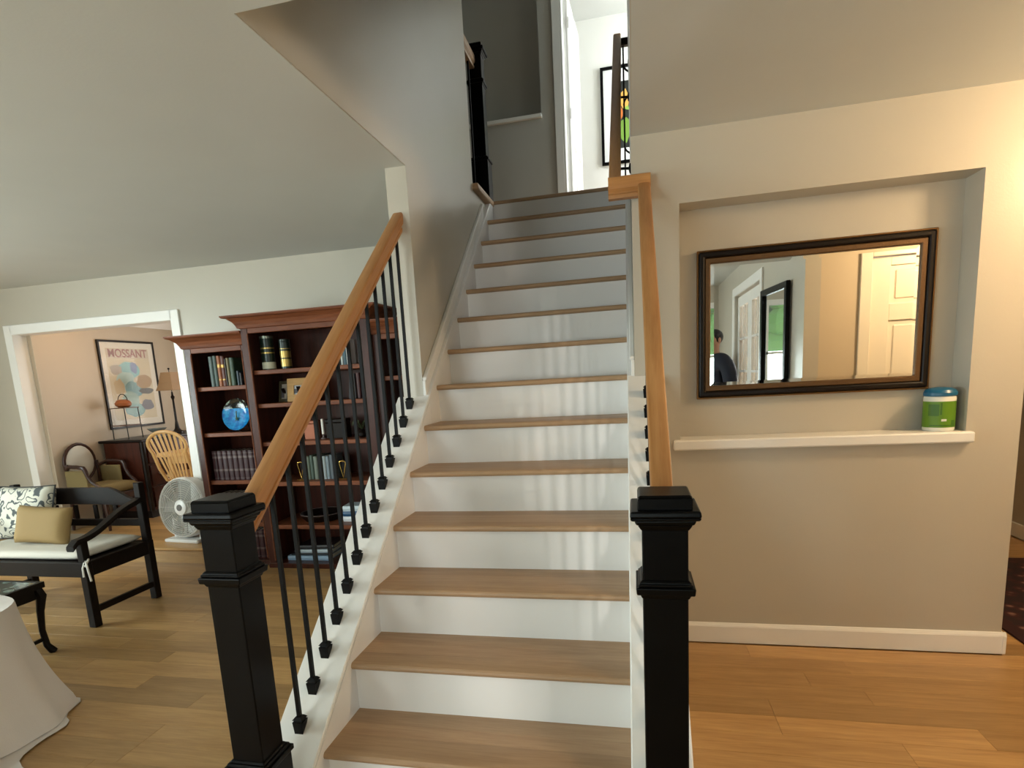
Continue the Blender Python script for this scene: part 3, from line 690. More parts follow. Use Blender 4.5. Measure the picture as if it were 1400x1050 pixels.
g = G(); g.lathe([(.036, .200), (.04, .203), (.04, .222), (.02, .226)], (0,0,0), 24); obj('lid', g, TIN, c, smooth=True)
x = -2.145
for (wd, col, lab) in ((.022, (40, 50, 56), 'dark slate book on the top shelf of the wide bookcase'), (.02, (196, 200, 196), 'thin white book on the top shelf of the wide bookcase'), (.026, (70, 96, 108), 'blue-grey book on the top shelf of the wide bookcase'), (.018, (226, 226, 220), 'white book at the right of the wide bookcase top shelf')):
    book(x, wd, .19, .16, 1.55, col, lab, 'books on the wide bookcase top shelf'); x += wd+.001
# picture frames
def photo_frame(label, loc, wd, h, bw, fm, rz=0, photo=(150, 140, 128)):
    o = thing('photo_frame', label, 'picture frame', loc, rz, 'photo frames on the wide bookcase')
    Mt = Matrix.Rotation(math.radians(-10), 4, 'X')
    g = G(); g.ring(-wd/2, wd/2, 0, h, bw, -.008, .008); g.v = [tuple(Mt @ Vector(p)) for p in g.v]; obj('frame', g, fm, o, bev=.002)
    g = G(); g.box(-wd/2+bw, wd/2-bw, -.001, .004, bw, h-bw, 0, Mt); obj('photo', g, solid(*photo, .3), o)
    g = G(); g.box(-wd*.28, -wd*.02, -.003, -.0005, bw+.01, h*.55, 0, Mt); obj('photo_figure', g, solid(70, 66, 70), o)
    g = G(); g.box(-.015, .015, .012, .07, 0.001, .006); g.box(-.015, .015, .008, .014, 0, h*.6, 0, Matrix.Rotation(math.radians(25), 4, 'X') @ Matrix.Translation((0, .03, 0))); obj('easel', g, DARKBR, o)
photo_frame('small dark picture frame leaning on the second shelf', (-2.655, 4.17, 1.299), .11, .165, .025, solid(52, 44, 24), -.25)
photo_frame('light wooden picture frame with a small photo on the second shelf', (-2.50, 4.14, 1.299), .20, .18, .055, wood('pale_frame', srgb(150, 112, 62), srgb(178, 138, 82), (2, 12, 12), .45), .1, (176, 178, 180))
book(-2.045, .026, .185, .16, 1.298, (30, 22, 24), 'black album standing on the second shelf of the wide bookcase', 'albums on the second shelf')
book(-2.015, .03, .19, .16, 1.298, (64, 24, 24), 'dark red album standing on the second shelf of the wide bookcase', 'albums on the second shelf')
book(-2.09, .03, .18, .16, 1.298, (36, 30, 34), 'charcoal album leaning on the second shelf of the wide bookcase', 'albums on the second shelf', lean=.12)
# third shelf
c = thing('copper_box', 'copper-coloured box on the third shelf of the wide bookcase', 'box', (-2.435, 4.17, 1.003))
CPR = mat('copper', srgb(150, 88, 62), .4, .4)
g = G(); g.box(-.055, .055, -.04, .05, 0, .12); obj('body', g, CPR, c, bev=.004); g = G(); g.box(-.058, .058, -.043, .053, .12, .145); obj('lid', g, CPR, c, bev=.005)
c = thing('candle', 'slim white candle in a glass holder on the third shelf', 'candle', (-2.345, 4.16, 1.003))
g = G(); g.lathe([(.022, 0), (.022, .006), (.008, .012), (.008, .03), (.014, .036)], (0,0,0), 16); obj('holder', g, SILV, c, smooth=True)
g = G(); g.lathe([(.010, .036), (.010, .15), (.006, .154)], (0,0,0), 14); obj('wax', g, solid(236, 232, 222, .4), c, smooth=True)
g = G(); g.tube([(0, 0, .152), (0, 0, .162)], .001, 5); obj('wick', g, BLACK, c)
c = thing('lacquer_box', 'black lacquered box behind the balusters on the third shelf', 'box', (-2.23, 4.19, 1.003))
g = G(); g.box(-.08, .08, -.05, .06, 0, .12); obj('body', g, DARKBR, c, bev=.004); g = G(); g.box(-.083, .083, -.053, .063, .12, .15); obj('lid', g, DARKBR, c, bev=.006)
c = thing('dried_plant', 'small dark vase of curling dried leaves on the third shelf', 'plant', (-2.02, 4.17, 1.003))
g = G(); g.lathe([(.02, 0), (.034, .015), (.036, .035), (.02, .055), (.024, .062)], (0,0,0), 16); obj('vase', g, DARKBR, c, smooth=True)
LEAF = solid(66, 72, 44)
for i in range(9):
    a = i*2.4; l = .05+.03*((i*7) % 5)/5; pts = [(0, 0, .06), (l*.4*math.cos(a), l*.4*math.sin(a), .09), (l*math.cos(a), l*math.sin(a), .11+.01*(i % 3)), (l*1.15*math.cos(a), l*1.15*math.sin(a), .095)]
    g = G(); g.tube(pts, [.002, .006, .008, .002], 6); obj('leaf', g, LEAF, c, smooth=True)
# fourth shelf: bookends and books
def bookend(x, label, sg):
    c = thing('bookend', label, 'bookend', (x, 4.13, .688), 0, 'brass bookends')
    g = G(); g.tube([(0, 0, .008), (-.026, .0, .12), (-.022, 0, .135), (0, 0, .14), (.022, 0, .135), (.026, 0, .12)], .005, 8, 0, True); obj('loop', g, BRASS, c, smooth=True)
    g = G(); g.box(-.03, .03, -.02, .06, 0, .006); obj('foot', g, BRASS, c, bev=.002)
    g = G(); g.box(-.028, .028, .045, .049, .006, .14); obj('plate', g, DARKBR, c)
bookend(-2.555, 'brass loop bookend left of the grey book row', 1); bookend(-2.195, 'brass loop bookend right of the grey book row', -1)
x = -2.512
for (wd, col, lab) in ((.036, (92, 100, 84), 'sage-grey book next to the left brass bookend'), (.03, (62, 78, 66), 'dark green book in the grey row between bookends'), (.036, (104, 112, 100), 'grey-green book in the row between bookends'), (.034, (58, 66, 62), 'charcoal-green book in the row between bookends'),
        (.034, (150, 158, 160), 'pale grey book in the row between bookends'), (.03, (120, 132, 140), 'blue-grey book in the row between bookends'), (.036, (84, 92, 98), 'slate book next to the right brass bookend')):
    book(x, wd, .18+.01*((int(x*1000)) % 2), .16, .688, col, lab, 'books between the brass bookends'); x += wd+.001
# fifth shelf
c = thing('round_tray', 'dark round tray with a silver rim lying on the fifth shelf', 'tray', (-2.47, 4.235, .343))
g = G(); g.lathe([(.10, 0), (.14, .004), (.17, .04), (.175, .06), (.168, .06), (.135, .014), (.0, .010)], (0,0,0), 36, 0, None, False); g.f.append(tuple(i*7 for i in range(35, -1, -1))); g.mi.append(0); obj('dish', g, DARKBR, c, smooth=True)
g = G(); g.tube([(.1715*math.cos(i*2*PI/32), .1715*math.sin(i*2*PI/32), .06) for i in range(32)], .004, 6, 0, True); obj('rim', g, SILV, c, smooth=True)
def flatbook(x, y, z, wx, dy, h, col, label, grp, rz=0):
    o = thing('book', label, 'book', (x, y, z+.0005), rz, grp)
    g = G(); n = [(-dy/2, 0), (dy/2, 0), (dy/2, .003), (-dy/2+.01, .003), (-dy/2+.01, h-.003), (dy/2, h-.003), (dy/2, h), (-dy/2, h), (-dy/2-.005, h*.5)]
    g.prism(n, -wx/2, wx/2, 'x'); obj('cover', g, solid(*col, .35), o)
    g = G(); g.box(-wx/2+.004, wx/2-.004, -dy/2+.011, dy/2-.004, .004, h-.004); obj('pages', g, PAGES, o)
for i, (col, lab) in enumerate((((226, 228, 230), 'white book at the bottom of the short pile beside the round tray'), ((44, 84, 120), 'blue book in the middle of the short pile beside the round tray'), ((200, 214, 222), 'pale blue book on top of the short pile beside the round tray'))):
    flatbook(-2.145, 4.22, .343+i*.042, .19, .16, .041, col, lab, 'pile beside the round tray', .05*i)
for i, (col, h, lab) in enumerate((((150, 178, 206), .036, 'pale blue large book at the bottom of the pile on the lowest shelf'), ((24, 30, 40), .012, 'thin black book in the pile on the lowest shelf'), ((196, 210, 222), .026, 'silvery book in the pile on the lowest shelf'), ((34, 30, 32), .03, 'black book on top of the pile on the lowest shelf'))):
    flatbook(-2.55+.01*i, 4.20+.02*i, .040+(0, .037, .050, .077)[i], .36-.02*i, .24, h, col, lab, 'pile on the lowest shelf', .03*i)

# ------------------------------------------------------------------ bench with cushion and pillows
b = thing('wooden_bench', 'dark wooden settee with curved arms standing in front of the dining step', 'bench', (-3.85, 3.08, 0))
BXL, BXR, BYF, BYB = -4.385, -3.315, 2.845, 3.335
bw = .026
def post(name, x, y, z0, z1, h=.026, lean=0): 
    g = G(); g.add([(x-h, y-h, z0), (x+h, y-h, z0), (x+h, y+h, z0), (x-h, y+h, z0), (x-h, y-h+lean, z1), (x+h, y-h+lean, z1), (x+h, y+h+lean, z1), (x-h, y+h+lean, z1)], [(3, 2, 1, 0), (4, 5, 6, 7), (0, 1, 5, 4), (1, 2, 6, 5), (2, 3, 7, 6), (3, 0, 4, 7)])
    return obj(name, g, EBONY, b, world=True, bev=.004)
for x in (BXL, BXR): post('leg', x, BYB, 0, .42); post('back_post', x, BYB, .42, .83, .024); post('leg', x, BYF, 0, .42); post('arm_post', x, BYF, .42, .565, .024)
g = G(); g.box(BXL, BXR, BYF-.02, BYF+.02, .325, .42); obj('seat_rail', g, EBONY, b, world=True, bev=.004)
g = G(); g.box(BXL, BXR, BYB-.02, BYB+.02, .325, .42); obj('seat_rail', g, EBONY, b, world=True, bev=.004)
for x in (BXL, BXR): g = G(); g.box(x-.02, x+.02, BYF, BYB, .325, .42); obj('seat_rail', g, EBONY, b, world=True, bev=.004)
for x in (BXL, BXR): g = G(); g.box(x-.014, x+.014, BYF, BYB, .085, .125); obj('stretcher', g, EBONY, b, world=True, bev=.004)
g = G(); g.box(BXL+.02, BXR-.02, BYF+.02, BYB-.02, .395, .415); obj('seat_board', g, EBONY, b, world=True)
# crest rail with a wave
def wave(t):
    u = abs(t-.5)*2
    return .80-(.085 if u > .9 else .085*max(0, (u-.55)/.35)**1.3 if u > .55 else 0)
n = 28; top = [(BXL+.024+(BXR-BXL-.048)*i/n, wave(i/n)) for i in range(n+1)]; bot = [(BXR-.024-(BXR-BXL-.048)*i/n, .665+.02*math.sin(PI*i/n)) for i in range(n+1)]
g = G(); g.prism(top+bot, BYB-.014, BYB+.014, 'y'); obj('crest_rail', g, EBONY, b, world=True)
g = G(); g.box(BXL+.024, BXR-.024, BYB-.013, BYB+.013, .525, .575); obj('lower_rail', g, EBONY, b, world=True, bev=.004)
for x in [BXR-.22-.17*i for i in range(5)]: g = G(); g.box(x-.016, x+.016, BYB-.008, BYB+.008, .575, .675); obj('splat', g, EBONY, b, world=True, bev=.003)
# arms, S-curve
pr = [(-.024, -.016), (.024, -.016), (.028, 0), (.024, .016), (-.024, .016), (-.028, 0)]
for x in (BXL, BXR):
    pts = []
    for i in range(15):
        t = i/14; y = BYB-.02-t*(BYB-BYF+.06); z = .715-.16*(t**.75)+.018*math.sin(t*PI*2)+(-.03 if t > .93 else 0)
        pts.append((y, z))
    path = [((x, y, z), (1, 0, 0), (0, 0, 1)) for (y, z) in pts]
    g = G(); g.sweep(pr, path); obj('arm', g, EBONY, b, world=True, smooth=True)
CANV = mat('cushion_canvas', srgb(214, 208, 196), .85, bump=.3, bscale=260)
cu = thing('seat_cushion', 'flat off-white seat cushion tied onto the dark bench', 'cushion', (-3.85, 3.09, .42))
def cushion_mesh(wx, wy, h, n=16, m=10, puff=.5):
    g = G(); vs = []; fs = []
    for s_ in (1, -1):
        for j in range(m+1):
            for i in range(n+1):
                u = -1+2*i/n; v = -1+2*j/m; e = max(0, (1-u**6)*(1-v**6))**puff
                vs.append((u*wx/2, v*wy/2, h/2+s_*h/2*(.25+.75*e) if False else h/2+s_*h/2*e))
    K = (n+1)*(m+1)
    for j in range(m):
        for i in range(n):
            a = j*(n+1)+i; fs.append((a, a+1, a+n+2, a+n+1)); fs.append((K+a, K+a+n+1, K+a+n+2, K+a+1))
    g.add(vs, fs); return g
def weld(o):
    bm = bmesh.new(); bm.from_mesh(o.data); bmesh.ops.remove_doubles(bm, verts=bm.verts, dist=.0005); bmesh.ops.recalc_face_normals(bm, faces=bm.faces)
    for f in bm.faces: f.smooth = True
    bm.to_mesh(o.data); bm.free(); return o
o = weld(obj('pad', cushion_mesh(1.008, .485, .056, 30, 16, .22), CANV, cu)); o.location = (0, 0, .0)
RIB = solid(232, 230, 222, .7)
g = G(); g.tube([(.545, -.225, .02), (.555, -.262, .012), (.545, -.275, -.03), (.548, -.280, -.085)], .006, 6); g.tube([(.545, -.225, .02), (.57, -.268, .005), (.588, -.278, -.05), (.60, -.28, -.11)], .006, 6); g.tube([(.45, -.20, .02), (.50, -.215, .025), (.545, -.225, .02), (.575, -.255, .015), (.56, -.27, -.02), (.55, -.262, .0)], .006, 6)
obj('tie_ribbon', g, RIB, cu, smooth=True)
def pillow(label, loc, wx, wz, th, mt, rot, trim=None):
    o = thing('throw_pillow', label, 'pillow', loc, 0, 'pillows on the bench'); o.rotation_euler = rot
    g = cushion_mesh(wx, wz, th, 18, 18, .55)
    # pinch corners
    g.v = [(x*(1-.06*(1-min(1, abs(2*z/wz)**2))), z*(1-.06*(1-min(1, abs(2*x/wx)**2))), y-th/2) for (x, z, y) in [(p[0], p[1], p[2]) for p in g.v]]
    g.v = [(x, yy, zz+wz/2) for (x, zz, yy) in g.v]
    weld(obj('pillow_body', g, mt, o))
    if trim:
        pts = []
        for (a, b_) in (((-1, -1), (1, -1)), ((1, -1), (1, 1)), ((1, 1), (-1, 1)), ((-1, 1), (-1, -1))):
            for i in range(8):
                t = i/8; x = (a[0]+(b_[0]-a[0])*t); z = (a[1]+(b_[1]-a[1])*t)
                fx = 1-.06*(1-z*z); fz = 1-.06*(1-x*x); pts.append((x*fx*wx/2, 0, z*fz*wz/2+wz/2))
        g = G(); g.tube(pts, .006, 6, 0, True); obj('piping', g, trim, o, smooth=True)
    return o
def paisley():
    m = bpy.data.materials.new('paisley_fabric'); m.use_nodes = True; N = m.node_tree.nodes; L = m.node_tree.links; b_ = N['Principled BSDF']
    tc = N.new('ShaderNodeTexCoord'); vo = N.new('ShaderNodeTexVoronoi'); vo.inputs['Scale'].default_value = 13; vo.feature = 'SMOOTH_F1'
    no = N.new('ShaderNodeTexNoise'); no.inputs['Scale'].default_value = 9; mxv = N.new('ShaderNodeMix'); mxv.data_type = 'RGBA'; mxv.inputs[0].default_value = .16
    L.new(tc.outputs['Object'], no.inputs['Vector']); L.new(tc.outputs['Object'], mxv.inputs[6]); L.new(no.outputs[1], mxv.inputs[7]); L.new(mxv.outputs[2], vo.inputs['Vector'])
    mu = N.new('ShaderNodeMath'); mu.operation = 'MULTIPLY'; mu.inputs[1].default_value = 26; L.new(vo.outputs['Distance'], mu.inputs[0])
    si = N.new('ShaderNodeMath'); si.operation = 'SINE'; L.new(mu.outputs[0], si.inputs[0])
    rp = N.new('ShaderNodeValToRGB'); e = rp.color_ramp.elements; e[0].color = srgb(208, 206, 192); e[0].position = .35; e[1].color = srgb(78, 84, 84); e[1].position = .75
    L.new(si.outputs[0], rp.inputs[0]); L.new(rp.outputs[0], b_.inputs['Base Color']); b_.inputs['Roughness'].default_value = .85; return m
pillow('large grey and cream paisley pillow against the bench back', (-4.15, 3.155, .477), .46, .37, .13, paisley(), (-.25, 0, .04), solid(40, 42, 42))
pillow('small mustard-tan lumbar pillow in front of the paisley one', (-3.86, 3.03, .477), .42, .255, .11, mat('tan_fabric', srgb(150, 124, 78), .8, bump=.4, bscale=300), (-.28, .06, .05))

# ------------------------------------------------------------------ small table and draped chair
t = thing('side_table', 'low dark table with a patterned glass top in front of the bench', 'table', (-3.56, 2.30, 0))
def tab_mat():
    m = bpy.data.materials.new('patterned_top'); m.use_nodes = True; N = m.node_tree.nodes; L = m.node_tree.links; b_ = N['Principled BSDF']
    tc = N.new('ShaderNodeTexCoord'); vo = N.new('ShaderNodeTexVoronoi'); vo.inputs['Scale'].default_value = 16; L.new(tc.outputs['Object'], vo.inputs['Vector'])
    rp = N.new('ShaderNodeValToRGB'); e = rp.color_ramp.elements; e[0].color = srgb(120, 138, 130); e[0].position = .3; e[1].color = srgb(44, 54, 54); e[1].position = .5
    L.new(vo.outputs['Distance'], rp.inputs[0]); L.new(rp.outputs[0], b_.inputs['Base Color']); b_.inputs['Roughness'].default_value = .1; return m
TX0, TX1, TY0, TY1 = -3.90, -3.235, 2.10, 2.515
g = G(); g.ring(TX0, TX1, 0, 1, .022, 0, 1)
g = G(); g.box(TX0, TX1, TY0, TY0+.022, .385, .418); g.box(TX0, TX1, TY1-.022, TY1, .385, .418); g.box(TX0, TX0+.022, TY0+.022, TY1-.022, .385, .418); g.box(TX1-.022, TX1, TY0+.022, TY1-.022, .385, .418); obj('top_frame', g, EBONY, t, world=True)
g = G(); g.box(TX0+.022, TX1-.022, TY0+.022, TY1-.022, .400, .4165); obj('glass_top', g, tab_mat(), t, world=True)
for (x, y, sx, sy) in ((TX0+.03, TY0+.03, -1, -1), (TX1-.03, TY0+.03, 1, -1), (TX1-.03, TY1-.03, 1, 1), (TX0+.03, TY1-.03, -1, 1)):
    g = G(); g.tube([(x, y, .39), (x+sx*.012, y+sy*.012, .34), (x, y, .25), (x-sx*.006, y-sy*.006, .14), (x, y, .05), (x+sx*.012, y+sy*.016, .012), (x+sx*.02, y+sy*.024, .0)], [.024, .026, .019, .016, .017, .021, .018], 8); obj('leg', g, EBONY, t, world=True, smooth=True)
for y in (TY0+.03, TY1-.03): g = G(); g.box(TX0+.03, TX1-.03, y-.009, y+.009, .325, .39); obj('apron', g, EBONY, t, world=True, bev=.004)
for x in (TX0+.03, TX1-.03): g = G(); g.box(x-.009, x+.009, TY0+.03, TY1-.03, .325, .39); obj('apron', g, EBONY, t, world=True, bev=.004); g = G(); g.box(x-.009, x+.009, TY0+.03, TY1-.03, .08, .10); obj('stretcher', g, EBONY, t, world=True, bev=.003)
# armchair under a dust sheet
SHEET = mat('white_sheet', srgb(226, 218, 212), .85, bump=.25, bscale=180)
dc = thing('draped_chair', 'armchair covered by a white sheet that pools on the floor', 'chair', (-3.15, 1.45, 0))
n, m = 120, 22; vs = []; fs = []
for j in range(m+1):
    t_ = j/m
    for i in range(n):
        a = 2*PI*i/n; ca, sa = math.cos(a), math.sin(a)
        sq = 1/((abs(ca)**4+abs(sa)**4)**.25)
        flare = .595+.11*t_**2.6
        fold = (1+(.045*math.sin(a*9+1.3)+.035*math.sin(a*16+.4)+.02*math.sin(a*23))*t_**.9)
        if j == m: fold += .06*math.sin(a*5+2)+.03*math.sin(a*13)
        r_ = flare*sq*fold
        z_ = .585*(1-t_**1.15)-.03*math.exp(-((t_-0)/.05)**2)
        if j == m: z_ = .004
        if j == m-1: z_ = .010
        vs.append((r_*ca, r_*sa*.92, max(.004, z_)))
for j in range(m):
    for i in range(n): fs.append((j*n+i, j*n+(i+1) % n, (j+1)*n+(i+1) % n, (j+1)*n+i))
g = G(); g.add(vs, fs)
vs2 = [(p[0]*q, p[1]*q, .575+.02*math.cos(q*3)-.0) for q in (.66, .33) for p in vs[:n]]
g.v += vs2
K = (m+1)*n
for i in range(n):
    j2 = (i+1) % n; g.f += [(j2, i, K+i, K+j2), (K+j2, K+i, K+n+i, K+n+j2)]; g.mi += [0, 0]
g.f.append(tuple(K+n+i for i in range(n))); g.mi.append(0)
sh = obj('sheet', g, SHEET, dc, smooth=True)
g = G(); nrow = n; vs3 = []
for i in range(n+1):
    a = 2*PI*i/n; i0 = i % n; p = vs[m*n+i0]; q = 1.02+.14*max(0, math.sin(a*3+1.1))
    vs3 += [(p[0]*.96, p[1]*.96, .006), (p[0]*q, p[1]*q, .0075)]
g.add(vs3, [(2*i, 2*i+2, 2*i+3, 2*i+1) for i in range(n)]); obj('sheet_hem', g, SHEET, dc, smooth=True)

# ------------------------------------------------------------------ dining room
DZ = .130
ps = thing('wall_poster', 'tall framed vintage poster with red lettering on the dining room wall', 'poster', (-5.498, 5.665, 1.075), PI/2)
PW2, PH2 = .76, .955
g = G(); g.ring(-PW2/2, PW2/2, 0, PH2, .022, -.022, 0); obj('frame', g, DARKBR, ps, bev=.002)
g = G(); g.box(-PW2/2+.02, PW2/2-.02, -.010, -.004, .02, PH2-.02); obj('mat_board', g, solid(232, 222, 204, .6), ps)
g = G(); g.box(-.29, .29, -.0112, -.010, .09, .87); pr_ = obj('print', g, solid(214, 196, 160, .6), ps)
g = G(); g.box(-.285, .285, -.0118, -.0112, .765, .865); obj('title_band', g, solid(206, 186, 160, .6), ps)
def blob(cx, cz, rx, rz, n=14, k=0.15, y=-.0122, seed=0):
    rnd = random.Random(seed); pts = []
    for i in range(n):
        a = 2*PI*i/n; q = 1+rnd.uniform(-k, k); pts.append((cx+rx*q*math.cos(a), cz+rz*q*math.sin(a)))
    g = G(); g.prism(pts, y, y+.0006, 'y'); return g
for i, (cx, cz, rx, rz, col) in enumerate(((-.02, .63, .14, .10, (120, 190, 196)), (-.08, .52, .12, .10, (170, 206, 200)), (.02, .42, .13, .09, (96, 160, 166)), (-.06, .30, .13, .10, (150, 186, 176)), (.0, .19, .14, .08, (110, 168, 168)),
        (.17, .50, .11, .075, (170, 128, 60)), (.18, .40, .10, .035, (46, 44, 42)), (.17, .24, .09, .065, (92, 92, 110)), (-.19, .64, .075, .06, (168, 152, 132)), (-.18, .45, .07, .09, (206, 178, 128)), (.05, .66, .05, .06, (92, 120, 170)))):
    obj('colour_patch', blob(cx, cz, rx, rz, seed=i, y=-.0122-.0002*i), solid(*col, .6), ps)
fc = bpy.data.curves.new('t', 'FONT'); fc.body = 'MOSSANT'; fc.align_x = 'CENTER'; fc.size = .125; fc.extrude = .0006; fc.offset = .002
fo = bpy.data.objects.new('t', fc); COL.objects.link(fo); bpy.context.view_layer.update()
tm = bpy.data.meshes.new_from_object(fo.evaluated_get(bpy.context.evaluated_depsgraph_get())); bpy.data.objects.remove(fo)
tm.materials.clear(); tm.materials.append(solid(150, 66, 62, .6))
lt = obj('lettering', tm, None, ps); lt.rotation_euler = (PI/2, 0, 0); lt.location = (0, -.0126, .775); lt.scale = (.93, 1, 1)
g = G(); g.box(-PW2/2+.02, PW2/2-.02, -.0185, -.0165, .02, PH2-.02); obj('glazing', g, GLASS, ps)
# buffet
bf = thing('buffet', 'dark wooden buffet with drawers below the poster', 'cabinet', (-5.22, 5.7, DZ))
g = G(); g.box(-5.46, -4.98, 5.13, 6.28, DZ+.08, .945); obj('body', g, CHERRY, bf, world=True, bev=.006)
g = G(); g.box(-5.49, -4.945, 5.10, 6.31, .945, .972); obj('top', g, DARKBR, bf, world=True, bev=.006)
g = G(); g.box(-5.45, -5.0, 5.15, 6.26, DZ, DZ+.08); obj('plinth', g, DARKBR, bf, world=True)
g = G(); g.tube([(-4.975, 5.135, DZ+.08), (-4.975, 5.135, .945)], .028, 10); obj('corner_column', g, DARKBR, bf, world=True, smooth=True)
for i in range(3):
    for k in range(2):
        z0 = DZ+.11+i*.235; y0 = 5.19+k*.54
        g = G(); g.box(-4.98, -4.966, y0, y0+.51, z0, z0+.215); dr = obj('drawer', g, CHERRY, bf, world=True, bev=.004)
        for yy in (y0+.13, y0+.38):
            g = G(); g.tube([(-4.966, yy-.035, z0+.125), (-4.948, yy-.03, z0+.11), (-4.944, yy, z0+.10), (-4.948, yy+.03, z0+.11), (-4.966, yy+.035, z0+.125)], .005, 6); obj('pull', g, SILV, dr, world=True, smooth=True)
# lamp
lp = thing('buffet_lamp', 'slim dark table lamp with a beige bell shade on the buffet', 'lamp', (-5.12, 5.82, .972))
g = G(); g.lathe([(.065, 0), (.065, .02), (.04, .035), (.025, .06), (.02, .10), (.013, .14), (.011, .38), (.018, .40), (.022, .415), (.012, .43), (.008, .47)], (0,0,0), 18); obj('base', g, DARKBR, lp, smooth=True)
sq_ = G(); 
for (w0, z0, w1, z1) in ((.225, .49, .17, .57), (.17, .57, .12, .69)): 
    h0, h1 = w0/2, w1/2
    for k in range(4):
        a0 = PI/4+k*PI/2; a1 = a0+PI/2; q = 2**.5
        sq_.add([(h0*q*math.cos(a0), h0*q*math.sin(a0), z0), (h0*q*math.cos(a1), h0*q*math.sin(a1), z0), (h1*q*math.cos(a1), h1*q*math.sin(a1), z1), (h1*q*math.cos(a0), h1*q*math.sin(a0), z1)], [(0, 1, 2, 3)])
so = obj('shade', sq_, mat('shade_linen', srgb(150, 122, 92), .8), lp); md = so.modifiers.new('t', 'SOLIDIFY'); md.thickness = .003
g = G(); g.tube([(0, 0, .47), (0, 0, .72)], .004, 6); g.sphere((0, 0, .73), .012, 10, 6); obj('finial', g, DARKBR, lp, smooth=True)
# wire stand and terracotta pot
ws = thing('wire_stand', 'two-tier wire stand on the near end of the buffet', 'stand', (-5.31, 5.32, .972))
for (x, y) in ((-.09, -.09), (.09, -.09), (.09, .09), (-.09, .09)): g = G(); g.tube([(x*1.05, y*1.05, 0), (x, y, .33)], .005, 6); obj('leg', g, IRON, ws)
for z in (.14, .325):
    g = G(); g.box(-.10, .10, -.10, .10, z, z+.008); obj('tier', g, solid(84, 50, 34), ws)
pt = thing('teapot', 'small orange-brown pot with a hoop handle on the wire stand', 'pot', (-5.31, 5.32, 1.306))
g = G(); g.lathe([(.05, 0), (.075, .02), (.08, .045), (.06, .075), (.04, .085)], (0,0,0), 20); obj('body', g, mat('terracotta', srgb(150, 84, 44), .35), pt, smooth=True)
g = G(); g.tube([(.06*math.cos(a*PI/10), 0, .07+.07*math.sin(a*PI/10)) for a in range(11)], .004, 6); obj('handle', g, IRON, pt, smooth=True)
cb = thing('glass_bowl', 'grey glass bowl on the buffet top below the poster', 'bowl', (-5.12, 5.52, .972))
g = G(); g.lathe([(.04, 0), (.045, .008), (.02, .02), (.02, .03), (.06, .05), (.10, .085), (.096, .087), (.055, .056), (.0, .04)], (0,0,0), 24, 0, None, False); obj('bowl', g, mat('grey_glass', srgb(130, 138, 136), .1), cb, smooth=True)
# windsor chairs
def windsor(label, loc, rz):
    c = thing('dining_chair', label, 'chair', loc, rz, 'maple dining chairs')
    # faces +y locally; back at y=-.2
    sy = [(.21*math.cos(a*2*PI/20)*1.05, .20*math.sin(a*2*PI/20)+.02) for a in range(20)]
    g = G(); g.prism(sy, .42, .455, 'z'); obj('seat', g, MAPLE, c, bev=.008)
    hoop = []
    for i in range(19):
        a = PI*i/18; k = math.sin(a)
        x = .235*math.cos(a)*(1-.28*(1-k)**2) if True else 0
        z = .74+.20*k if 0 < i < 18 else .74
        hoop.append((x, -.19-.11*(z-.45)/.5, z))
    bot = (.135, -.15, .45)
    path = [(bot[0], bot[1], bot[2]), (.165, -.20, .58)]+hoop+[(-.165, -.20, .58), (-bot[0], bot[1], bot[2])]
    g = G(); g.tube(path, .017, 8); obj('hoop', g, MAPLE, c, smooth=True)
    for i in range(7):
        u = -1+2*i/6; xt = .155*u; xb = .085*u; zt = .74+.20*math.sqrt(max(0, 1-(xt/.235)**2))
        g = G(); wv = .010
        yb_, yt_ = -.155, -.19-.11*(zt-.45)/.5
        g.add([(xb-wv*.8, yb_-.004, .45), (xb+wv*.8, yb_-.004, .45), (xb+wv*.8, yb_+.004, .45), (xb-wv*.8, yb_+.004, .45), (xt-wv*1.2, yt_-.004, zt), (xt+wv*1.2, yt_-.004, zt), (xt+wv*1.2, yt_+.004, zt), (xt-wv*1.2, yt_+.004, zt)], [(3, 2, 1, 0), (4, 5, 6, 7), (0, 1, 5, 4), (1, 2, 6, 5), (2, 3, 7, 6), (3, 0, 4, 7)])
        obj('slat', g, MAPLE, c)
    for (sx, sy_) in ((-1, -1), (1, -1), (1, 1), (-1, 1)):
        g = G(); g.tube([(sx*.13, sy_*.11+.02, .43), (sx*.16, sy_*.15+.02, .22), (sx*.19, sy_*.19+.02, 0)], [.014, .019, .012], 8); obj('leg', g, MAPLE, c, smooth=True)
    g = G(); g.tube([(-.16, .02, .2), (.16, .02, .2)], .010, 8); obj('stretcher', g, MAPLE, c, smooth=True)
    return c
windsor('light maple slat-back chair with its back towards the living room', (-4.36, 5.03, DZ), .10)
windsor('light maple slat-back chair on the sunny far side of the dining table', (-4.69, 5.42, DZ), PI-.1)
dt = thing('dining_table', 'light wooden dining table between the maple chairs', 'table', (-4.2, 5.3, DZ))
g = G(); g.box(-4.72, -3.55, 5.02, 5.55, .79, .835); obj('top', g, MAPLE, dt, world=True, bev=.01)
for (x, y) in ((-4.60, 5.08), (-3.65, 5.08), (-3.65, 5.49), (-4.60, 5.49)): g = G(); g.box(x-.025, x+.025, y-.025, y+.025, DZ, .79); obj('leg', g, MAPLE, dt, world=True, bev=.004)
g = G(); g.box(-4.6, -3.65, 5.06, 5.51, .72, .79); obj('apron', g, MAPLE, dt, world=True)
